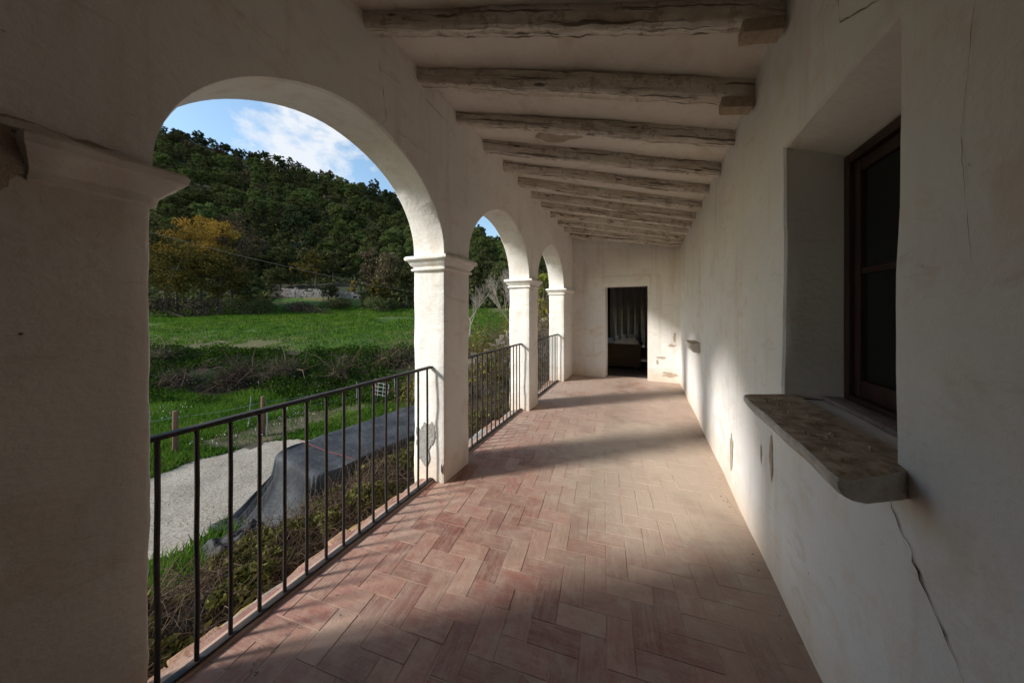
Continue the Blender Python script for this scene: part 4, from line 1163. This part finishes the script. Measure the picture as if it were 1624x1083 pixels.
# ---- bare pale tree behind the middle arch
def bare_tree(px_, d, ytop, spread, label, seed, depth=5, mat='palebark', r0=.11, name='bare_tree'):
    rg = random.Random(seed); r_ = (px_ - 812) / 480; x, y = xy(d, r_ * d); z = terrain(x, y) - .1
    h = 1.5 + (494 - ytop) / 480 * d - z
    root = thing(name, label, 'tree', (x, y, z)); m = MB(); tw = MB()
    def grow(p, dr, L, rad, lv):
        q = [p]; dd = dr.copy()
        for i in range(3):
            dd = (dd + Vector((rg.uniform(-1, 1), rg.uniform(-1, 1), rg.uniform(-.3, .9))) * .16).normalized(); q.append(q[-1] + dd * L / 3)
        (m if lv < 3 else tw).tube([tuple(v) for v in q], [rad, rad * .85, rad * .72, rad * .6], 6 if lv < 2 else 4, caps=False)
        if lv >= depth: return
        for i in range(rg.choice((3, 3, 4)) + (1 if lv == 0 else 0)):
            nd = (dd + Vector((rg.uniform(-1, 1), rg.uniform(-1, 1), rg.uniform(-.2, .8))) * spread).normalized()
            grow(q[rg.choice((2, 3, 3))], nd, L * rg.uniform(.6, .82), rad * .55, lv + 1)
    grow(Vector((x, y, z)), Vector((.1, 0, 1)).normalized(), h * .28, r0, 0)
    m.build('trunk', M[mat], root); tw.build('branches', M[mat], root)
    return root
bare_tree(806, 21, 392, .65, 'pale leafless tree with fine spreading branches seen through the middle arch', 5, 6, r0=.13)
bare_tree(760, 15, 480, .5, 'thin leafless sapling on the meadow edge seen through the middle arch', 8, 2, r0=.03, name='bare_sapling')
bare_tree(745, 24, 430, .6, 'small leafless tree partly hidden by the first free pillar', 11, 5, r0=.09)

# ---- near trees and bank beyond the gallery, seen through the two farther arches
edge_tree(862, 16, 408, 60, 'leaf_lime', 'lime_tree', 'yellow-green leafy tree seen through the farthest arch', 41, None, nc=40, per=110, leaf=.07)
A = Vector((-7.6, 8.9, -2.7)); B = Vector((-2.9, 11.5, -2.7))
rubble('garden_wall', 'overgrown stone garden wall seen between the bars of the two farther arches', A, B, 1.4, 4.9, .7, M['garden_stone'], .30, seed=9, gaps=.25)
P = []; 
n = 26000
tpar = rng.random(n); base_ = np.array(A)[None] + (np.array(B) - np.array(A))[None] * tpar[:, None]
hgt = 1.6 + 3.3 * tpar
C_ = base_ + np.column_stack([rng.normal(size=n) * .5, rng.normal(size=n) * .5, hgt * rng.random(n) ** .7 + .25 * rng.normal(size=n)])
keep = np.array([nz(c[0], c[1], c[2], 1.1) > -.05 for c in C_])
hd = thing('ivy_tangle', 'yellow-green climbing leaves and dry stems covering the garden wall', 'climbing plant', tuple((A + B) / 2))
V, F, TT = cards(C_[keep], .045 * (.6 + .9 * rng.random(keep.sum())), rng.random(keep.sum())); np_mesh('leaves', V, F, M['leaf_lime'], hd, TT)
s_ = C_[rng.integers(0, n, 5000)]; twigs('stems', s_, rng.normal(size=(5000, 3)) + [0, 0, .4], .5 + .7 * rng.random(5000), np.full(5000, .006), M['twig'], hd, curl=.3)

# ---- retaining wall and bramble hedge below the gallery
A = Vector((-4.45, -3.5, -3.85)); B = Vector((-4.45, 8.0, -3.85))
rubble('retaining_wall', 'dark dry-stone retaining wall below the gallery under the brambles', A, B, 2.05, 2.05, .5, M['stonewall'], .26, seed=3, gaps=.06)
hd = thing('bramble_hedge', 'tangled bramble hedge with yellowing leaves and dry stems below the gallery', 'hedge', (-4.6, 2.5, -2.6))
n = 80000
yy_ = -2.5 + 11.5 * rng.random(n); xx_ = -5.12 + 1.22 * rng.random(n)
def hedge_top(x, y): return -1.50 + .16 * nz(x, y, 1, .8) + .12 * nz(x, y, 2, 2.6) - .42 * (abs(x + 4.5) / .62) ** 5
zt_ = np.array([hedge_top(a_, b_) for a_, b_ in zip(xx_, yy_)])
C_ = np.column_stack([xx_, yy_, zt_ + .06 - np.abs(rng.normal(size=n)) * .16])
keep = np.array([nz(c[0], c[1], c[2], 1.6) + .55 * nz(c[0], c[1], c[2], 5) > -.04 for c in C_])
V, F, TT = cards(C_[keep], .036 * (.6 + .9 * rng.random(keep.sum())), rng.random(keep.sum())); np_mesh('leaves', V, F, M['leaf_vine'], hd, TT)
n = 46000
yy_ = -2.5 + 11.5 * rng.random(n); xx_ = -5.12 + 1.22 * rng.random(n)
S = np.column_stack([xx_, yy_, np.array([hedge_top(a_, b_) for a_, b_ in zip(xx_, yy_)]) - .10 - .40 * rng.random(n)])
D = rng.normal(size=(n, 3)); D[:, 2] = D[:, 2] * .5 + .15; D[:, 0] += .3
twigs('stems', S, D, .30 + .45 * rng.random(n), .0035 + .0035 * rng.random(n), M['twig'], hd, curl=.35, droop=.14, k=6)
n = 9000
S = np.column_stack([-4.18 + .05 * rng.normal(size=n), -2.5 + 11.5 * rng.random(n), -1.6 - .35 * rng.random(n)])
D = np.column_stack([.15 + .2 * rng.normal(size=n), .35 * rng.normal(size=n), -1 + 0 * S[:, 0]])
twigs('hanging_stems', S, D, .4 + 1.1 * rng.random(n), np.full(n, .004), M['twig_dark'], hd, curl=.16, k=6)

# ---- covered stack under a tarpaulin
tp = thing('tarpaulin_stack', 'long low stack covered by a dark grey tarpaulin beside the gravel road', 'covered stack', (-6.1, 5.2, -2.6))
def tarp():
    m = MB(); cx, cy = -5.92, 5.55; hx, hy = .92, 2.0; zt = -1.40; zg = -2.6
    yaw = R(-7); n = 180; rings = []
    def rect(s, hx_, hy_, rc):
        # superellipse-like rounded rectangle
        a = 2 * math.pi * s; c, q = math.cos(a), math.sin(a); e = .22
        return hx_ * math.copysign(abs(c) ** e, c), hy_ * math.copysign(abs(q) ** e, q)
    lv = [(0.02, 0), (.25, 0), (.5, 0), (.7, 0), (.85, 0), (.95, 0), (.985, .004), (1.0, .03), (1.005, .08), (1.01, .2), (1.02, .35), (1.03, .5), (1.045, .65), (1.06, .8), (1.09, .93), (1.14, 1.0), (1.22, 1.03)]
    for (k, dn) in lv:
        loop = []
        for i in range(n):
            s = i / n; x, y = rect(s, hx * k, hy * k, .1)
            a = 2 * math.pi * s
            f = (.05 * math.sin(a * 41 + 2 * math.sin(a * 3)) + .05 * nz(math.cos(a) * 5, math.sin(a) * 5, 2, 1.8)) * min(1, dn * 1.4)
            L = math.hypot(x, y) or 1; x += x / L * f; y += y / L * f
            # near-left skirt is dragged out over the ground
            if y < 0 and x < 0: 
                dr_ = max(0, dn - .35) * 1.0 * max(0, math.cos(a - math.pi * 1.25)) ** 3
                x -= dr_ * .45; y -= dr_ * .75
            z = zt + (zg - zt + .04) * min(dn, 1.0)
            if dn == 0: z += .03 * nz(x, y, 1, 1.6) + .015 * nz(x * 2, y * .7, 4, 3) - .025 * (1 - k) + .02 * math.sin(y * 5) * (abs(x) / hx)
            z += -.07 * (y + hy) / (2 * hy) * 0
            X = cx + x * math.cos(yaw) - y * math.sin(yaw); Y = cy + x * math.sin(yaw) + y * math.cos(yaw)
            z += .03 * nz(X, Y, z, 3) * (dn > 0)
            loop.append((X, Y, z))
        rings.append(loop)
    for l in rings: m.v += l
    for i in range(len(rings) - 1):
        for k in range(n):
            k2 = (k + 1) % n; m.f.append((i * n + k, i * n + k2, (i + 1) * n + k2, (i + 1) * n + k)); m.m.append(0)
    m.f.append(tuple(range(n))[::-1]); m.m.append(0)
    m.build('tarpaulin', M['tarp'], tp, smooth=60)
    c = MB(); pts = []
    for t in lin(0, 1, .05):
        x = -hx * 1.0 + 2 * hx * t; y = -hy + .55 + .12 * t
        X = cx + x * math.cos(yaw) - y * math.sin(yaw); Y = cy + x * math.sin(yaw) + y * math.cos(yaw)
        pts.append((X, Y, zt + .035 + .01 * math.sin(t * 9)))
    c.tube(pts, .006, 5); c.build('cord', M['cord'], tp)
tarp()
# loose end of the tarpaulin lying on the grass
m = MB()
def P(u, v):
    x = -7.05 + .75 * u + .2 * v; y = 2.55 + .85 * v - .1 * u
    e = min(1, 5 * min(u, 1 - u, v, 1 - v) + .02)
    return (x, y, terrain(x, y) + .03 + e * (.10 + .16 * abs(nz(u, v, 2, 3.2)) + .05 * nz(u, v, 1, 8)))
m.sheet(lin(0, 1, .03), lin(0, 1, .03), P); m.build('loose_tarpaulin', M['black_plastic'], tp, smooth=60)

# ---- wire fence at the road side, gate panel
FP = []
def post(px_, base_y, top_y, d, rad, label, mat='post', name='fence_post', lean=(0, 0), grp='posts of the wire fence'):
    b = at(px_, base_y, d); t_ = at(px_, top_y, d); z0 = terrain(b.x, b.y)
    h = t_.z - z0; m = MB()
    m.tube([(b.x, b.y, z0 - .2), (b.x + lean[0] * .5, b.y + lean[1] * .5, z0 + h * .5), (b.x + lean[0], b.y + lean[1], z0 + h), (b.x + lean[0], b.y + lean[1], z0 + h + .01)],
           [rad * 1.05, rad, rad * .97, rad * .8], 10)
    o = m.build(name, M[mat], None, smooth=50, loc=(b.x, b.y, z0)); tag(o, label, 'post', grp)
    FP.append(Vector((b.x + lean[0], b.y + lean[1], z0 + h * .86)))
    return o
post(278, 720, 652, 8.7, .065, 'thick reddish wooden fence post nearest the near pillar')
post(417, 692, 629, 9.8, .055, 'reddish wooden fence post at the far end of the gravel road')
post(597, 643, 601, 13.4, .06, 'dark wooden gate post beside the leaning wire panel')
w3 = list(FP)
post(424, 692, 648, 9.75, .018, 'thin grey stake beside the middle wooden post', 'zinc', 'metal_stake')
post(394, 672, 628, 10.4, .014, 'slim pale stake leaning left of the middle wooden post', 'zinc', 'metal_stake', (.12, .02))
post(627, 640, 594, 13.8, .018, 'slim pale stake right of the wire panel', 'zinc', 'metal_stake', (-.06, 0))
post(566, 650, 606, 13.0, .015, 'slim grey stake left of the wire panel', 'zinc', 'metal_stake')
L0 = w3[0] + (w3[0] - w3[1]) * 1.6; L0.z = w3[0].z - .1
fw = thing('fence_wire', 'strands of wire strung between the wooden posts', 'wire', tuple(w3[0]))
for k, dz in enumerate((0, -.38)):
    pts = []
    chain = [L0] + w3
    for a, b in zip(chain[:-1], chain[1:]):
        for i in range(10):
            t = i / 10; p = a.lerp(b, t); pts.append((p.x, p.y, p.z + dz - .06 * math.sin(math.pi * t)))
    pts.append(tuple(w3[-1] + Vector((0, 0, dz))))
    m = MB(); m.tube(pts, .004, 4); m.build('strand', M['zinc'], fw)
# leaning wire panel
gp = thing('wire_gate_panel', 'small silvery wire gate panel leaning by the dark gate post', 'gate', tuple(at(603, 640, 13.2)))
m = MB(); q0, q1, q2, q3 = at(591, 637, 13.2), at(613, 641, 13.1), at(617, 610, 13.3), at(592, 606, 13.4)
for i in range(6):
    t = i / 5; a = q0.lerp(q3, t); b = q1.lerp(q2, t); m.tube([tuple(a), tuple(b)], .016, 5)
for i in range(4):
    t = i / 3; a = q0.lerp(q1, t); b = q3.lerp(q2, t); m.tube([tuple(a), tuple(b)], .014, 5)
m.build('panel_bars', M['zinc'], gp)
# overhead cable across the slope
m = MB(); pts = []
a, b = at(120, 335, 30), at(790, 480, 52)
for t in lin(0, 1, .02):
    p = a.lerp(b, t); pts.append((p.x, p.y, p.z - 2.2 * 4 * t * (1 - t) * .6))
m.tube(pts, .028, 5); tag(m.build('overhead_cable', M['cable'], loc=(a.x, a.y, a.z)), 'single pale cable sagging across the foot of the wooded hill', 'cable')

# ---- grass, weeds, dry brush
def scatter_ld(n, d0, d1, r0, r1, pw=1.0):
    dd = d0 + (d1 - d0) * rng.random(n) ** pw; rr = r0 + (r1 - r0) * rng.random(n)
    return np.stack([rr * dd * CT - dd * ST, rr * dd * ST + dd * CT], 1), dd, rr
def blades(name, XY, h, wd, mat, label):
    n = len(XY); z = np.array([terrain(a_[0], a_[1]) for a_ in XY]); B0 = np.column_stack([XY, z - .01])
    an = rng.random(n) * 6.283; sd_ = np.column_stack([np.cos(an), np.sin(an), 0 * an]) * (wd * (.6 + .8 * rng.random(n)))[:, None]
    ln = rng.normal(size=(n, 3)) * .35; ln[:, 2] = 1; tip = B0 + ln * (h * (.5 + rng.random(n)))[:, None]
    V = np.stack([B0 - sd_, B0 + sd_, tip], 1).reshape(-1, 3); F = np.arange(3 * n).reshape(n, 3)
    t_ = np.clip(.5 + .6 * np.array([nz(a_[0], a_[1], 0, .7) for a_ in XY]) + .25 * rng.normal(size=n), 0, 1)
    return tag(np_mesh(name, V, F, M[mat], None, np.repeat(t_, 3)), kind='stuff', label=label, cat='grass')
XY, dd, rr = scatter_ld(110000, 3.0, 14.2, -1.5, .05, .8)
ok = np.array([(x < -5.1) and not in_road(x, y) and not (in_dirt(x, y) and random.random() < .85) and not (-7.2 < x < -5.1 and 3.4 < y < 7.3) for x, y in XY])
XY, dd = XY[ok], dd[ok]
blades('grass', XY, .05 + .09 * np.clip(np.array([.5 + nz(a_[0], a_[1], 7, .5) for a_ in XY]), 0, 1) + .006 * dd, .005 + .0012 * dd, 'blade', 'short rough green grass on the verge and bank below the gallery')
XY, dd, rr = scatter_ld(14000, 3.0, 16, -1.5, -.1)
ok = np.array([(x < -5.1) and not in_road(x, y) and not (-7.2 < x < -5.1 and 3.4 < y < 7.3) and nz(x, y, 9, .6) > 0 for x, y in XY])
blades('dry_grass', XY[ok], .10 + .008 * dd[ok], .007 + .0006 * dd[ok], 'blade_dry', 'straw-coloured dry grass among the green on the verge')
XY, dd, rr = scatter_ld(70000, 17.5, 50, -1.45, .12, .8)
kp = np.array([nz(x * .6, y, 21, .13) + .4 * nz(x, y, 5, .5) < .20 for x, y in XY]); XY, dd = XY[kp], dd[kp]
blades('meadow_grass', XY, .05 + .004 * dd, .012 + .0012 * dd, 'blade', 'bright green grass covering the meadow')
XY, dd, rr = scatter_ld(2600, 5.5, 8, -1.4, -.6)   # weeds on the gravel edge
ok = np.array([in_road(x, y) and nz(x, y, 2, 1.3) > .12 for x, y in XY])
blades('weeds', XY[ok], .05 + 0 * dd[ok], .008 + 0 * dd[ok], 'blade', 'small weeds sprouting through the pale gravel')
# white umbel flowers
XY, dd, rr = scatter_ld(1500, 8.5, 15, -1.25, -.55)
ok = np.array([nz(x, y, 4, .5) > .12 and not in_road(x, y) for x, y in XY]); XY = XY[ok]; n = len(XY)
z = np.array([terrain(a_[0], a_[1]) for a_ in XY])
V, F, TT = cards(np.column_stack([XY, z + .22 + .2 * rng.random(n)]), .022 + 0 * z, rng.random(n), flat=-1); tag(np_mesh('wildflowers', V, F, M['flower'], None, TT), kind='stuff', label='small white wildflowers scattered through the bank', cat='flowers')
# weeds with broad leaves on the bank
XY, dd, rr = scatter_ld(42000, 12.8, 18.3, -1.35, 0)
kk = np.array([nz(x, y, 14, .35) > -.2 for x, y in XY]); XY = XY[kk]; n = len(XY)
z = np.array([terrain(a_[0], a_[1]) for a_ in XY]); hh_ = np.array([max(.08, .35 + .5 * nz(a_[0], a_[1], 6, .9)) for a_ in XY])
V, F, TT = cards(np.column_stack([XY, z + rng.random(n) * hh_]), .055 * (.6 + .8 * rng.random(n)), rng.random(n))
tag(np_mesh('bank_weeds', V, F, M['weed'], None, TT), kind='stuff', label='leafy green weeds growing over the meadow bank', cat='weeds')
def brush(px_, py_, d, wpx, hpx, label, n, seed, mat='twig_dark', dr=(0, 0, .3)):
    c = at(px_, py_, d); zt = terrain(c.x, c.y); root = thing('brush_pile', label, 'brush pile', (c.x, c.y, zt), 'heaps of dead brush on the bank')
    rx = wpx / 480 * d / 2; rz = hpx / 480 * d
    u = rng.normal(size=(n, 3)); u /= np.linalg.norm(u, axis=1, keepdims=True); u *= rng.random((n, 1)) ** .4
    
    S = np.column_stack([c.x + (u[:, 0] * CT) * rx - u[:, 1] * ST * .8, c.y + u[:, 0] * ST * rx + u[:, 1] * CT * .8, zt + np.abs(u[:, 2]) * rz])
    D = rng.normal(size=(n, 3)) + np.array(dr); twigs('branches', S, D, .4 + .9 * rng.random(n), .006 + .016 * rng.random(n) ** 3, M[mat], root, curl=.28, droop=.08, k=6)
    k3 = max(12, n // 30); twigs('dead_limbs', S[:k3], rng.normal(size=(k3, 3)) + [0, 0, .5], .9 + 1.3 * rng.random(k3), .018 + .02 * rng.random(k3), M['twig'], root, curl=.22, droop=.05, k=6, sides=4)
    kq = rng.random(n) < .7; Q = np.repeat(S[kq], 3, axis=0) + rng.normal(size=(3 * kq.sum(), 3)) * .16
    sel = np.array([nz(q[0], q[1], q[2], .9) > .08 for q in Q])
    if sel.sum() > 5:
        V, F, TT = cards(Q[sel], .05 * (.6 + .8 * rng.random(sel.sum())), rng.random(sel.sum())); np_mesh('weed_leaves', V, F, M['weed'], root, TT)
brush(375, 602, 14.9, 85, 27, 'big grey-brown heap of dead brush in the middle of the bank', 800, 1)
brush(285, 616, 14.6, 55, 15, 'low dark heap of dead brush on the left part of the bank', 300, 2)
brush(450, 604, 15.2, 60, 19, 'rounded dark heap of dead brush right of the big heap', 420, 3)
brush(262, 575, 16.5, 40, 12, 'small dark heap of brush high on the bank by the near pillar', 150, 4)
brush(625, 580, 16.2, 60, 18, 'reddish brown heap of dry brush on the bank beside the first free pillar', 340, 5, 'twig')
brush(545, 590, 15.6, 30, 14, 'small brown tuft of dry stems between the two larger heaps', 220, 6, 'twig')
brush(500, 500, 44, 60, 10, 'thin line of brush along the far edge of the meadow', 260, 7)
brush(770, 545, 14, 60, 26, 'heap of dry brush seen through the middle arch', 400, 8, 'twig')
# crumbs of stone and plaster lying on the big sill
sb = random.Random(5)
m = MB()
for i in range(60):
    x, y = sb.uniform(.50, .66), sb.uniform(1.12, 1.95); r = sb.uniform(.002, .007)
    vs = [(x + r * sb.uniform(-1, 1), y + r * sb.uniform(-1, 1), 1.073 + (r * .9 if k > 3 else 0)) for k in range(4)]
    a0 = sb.random() * 6
    vs = [(x + r * math.cos(a0 + k * 1.57) * q, y + r * 1.3 * math.sin(a0 + k * 1.57) * q, z) for z, q in ((1.070, 1), (1.073 + r, .6)) for k in range(4)]
    m.add(vs, [(0, 1, 2, 3)[::-1], (4, 5, 6, 7), (0, 1, 5, 4), (1, 2, 6, 5), (2, 3, 7, 6), (3, 0, 4, 7)])
tag(m.build('crumbs', M['sill'], loc=(.6, 1.5, 1.07)), 'loose crumbs of stone and plaster scattered on the big window sill', 'crumbs', kind='stuff')
# dead leaves and grit on the floor along the railings
m = MB()
for i in range(150):
    y = sb.uniform(.3, 7); x = (-1.60 + abs(sb.gauss(0, .10))) if sb.random() < .6 else (.63 - abs(sb.gauss(0, .06))); r = sb.uniform(.003, .010); a0 = sb.random() * 6
    vs = [(x + r * math.cos(a0 + k * 1.57) * (1 if k % 2 else .5), y + r * math.sin(a0 + k * 1.57) * (1 if k % 2 else .5), .003 + (.004 if k % 2 else .0)) for k in range(4)]
    m.add(vs, [(0, 1, 2, 3)])
tag(m.build('leaf_litter', M['stonewall'], loc=(-1.5, 3, 0)), 'scattered bits of dead leaf and grit along the floor edges', 'litter', kind='stuff')
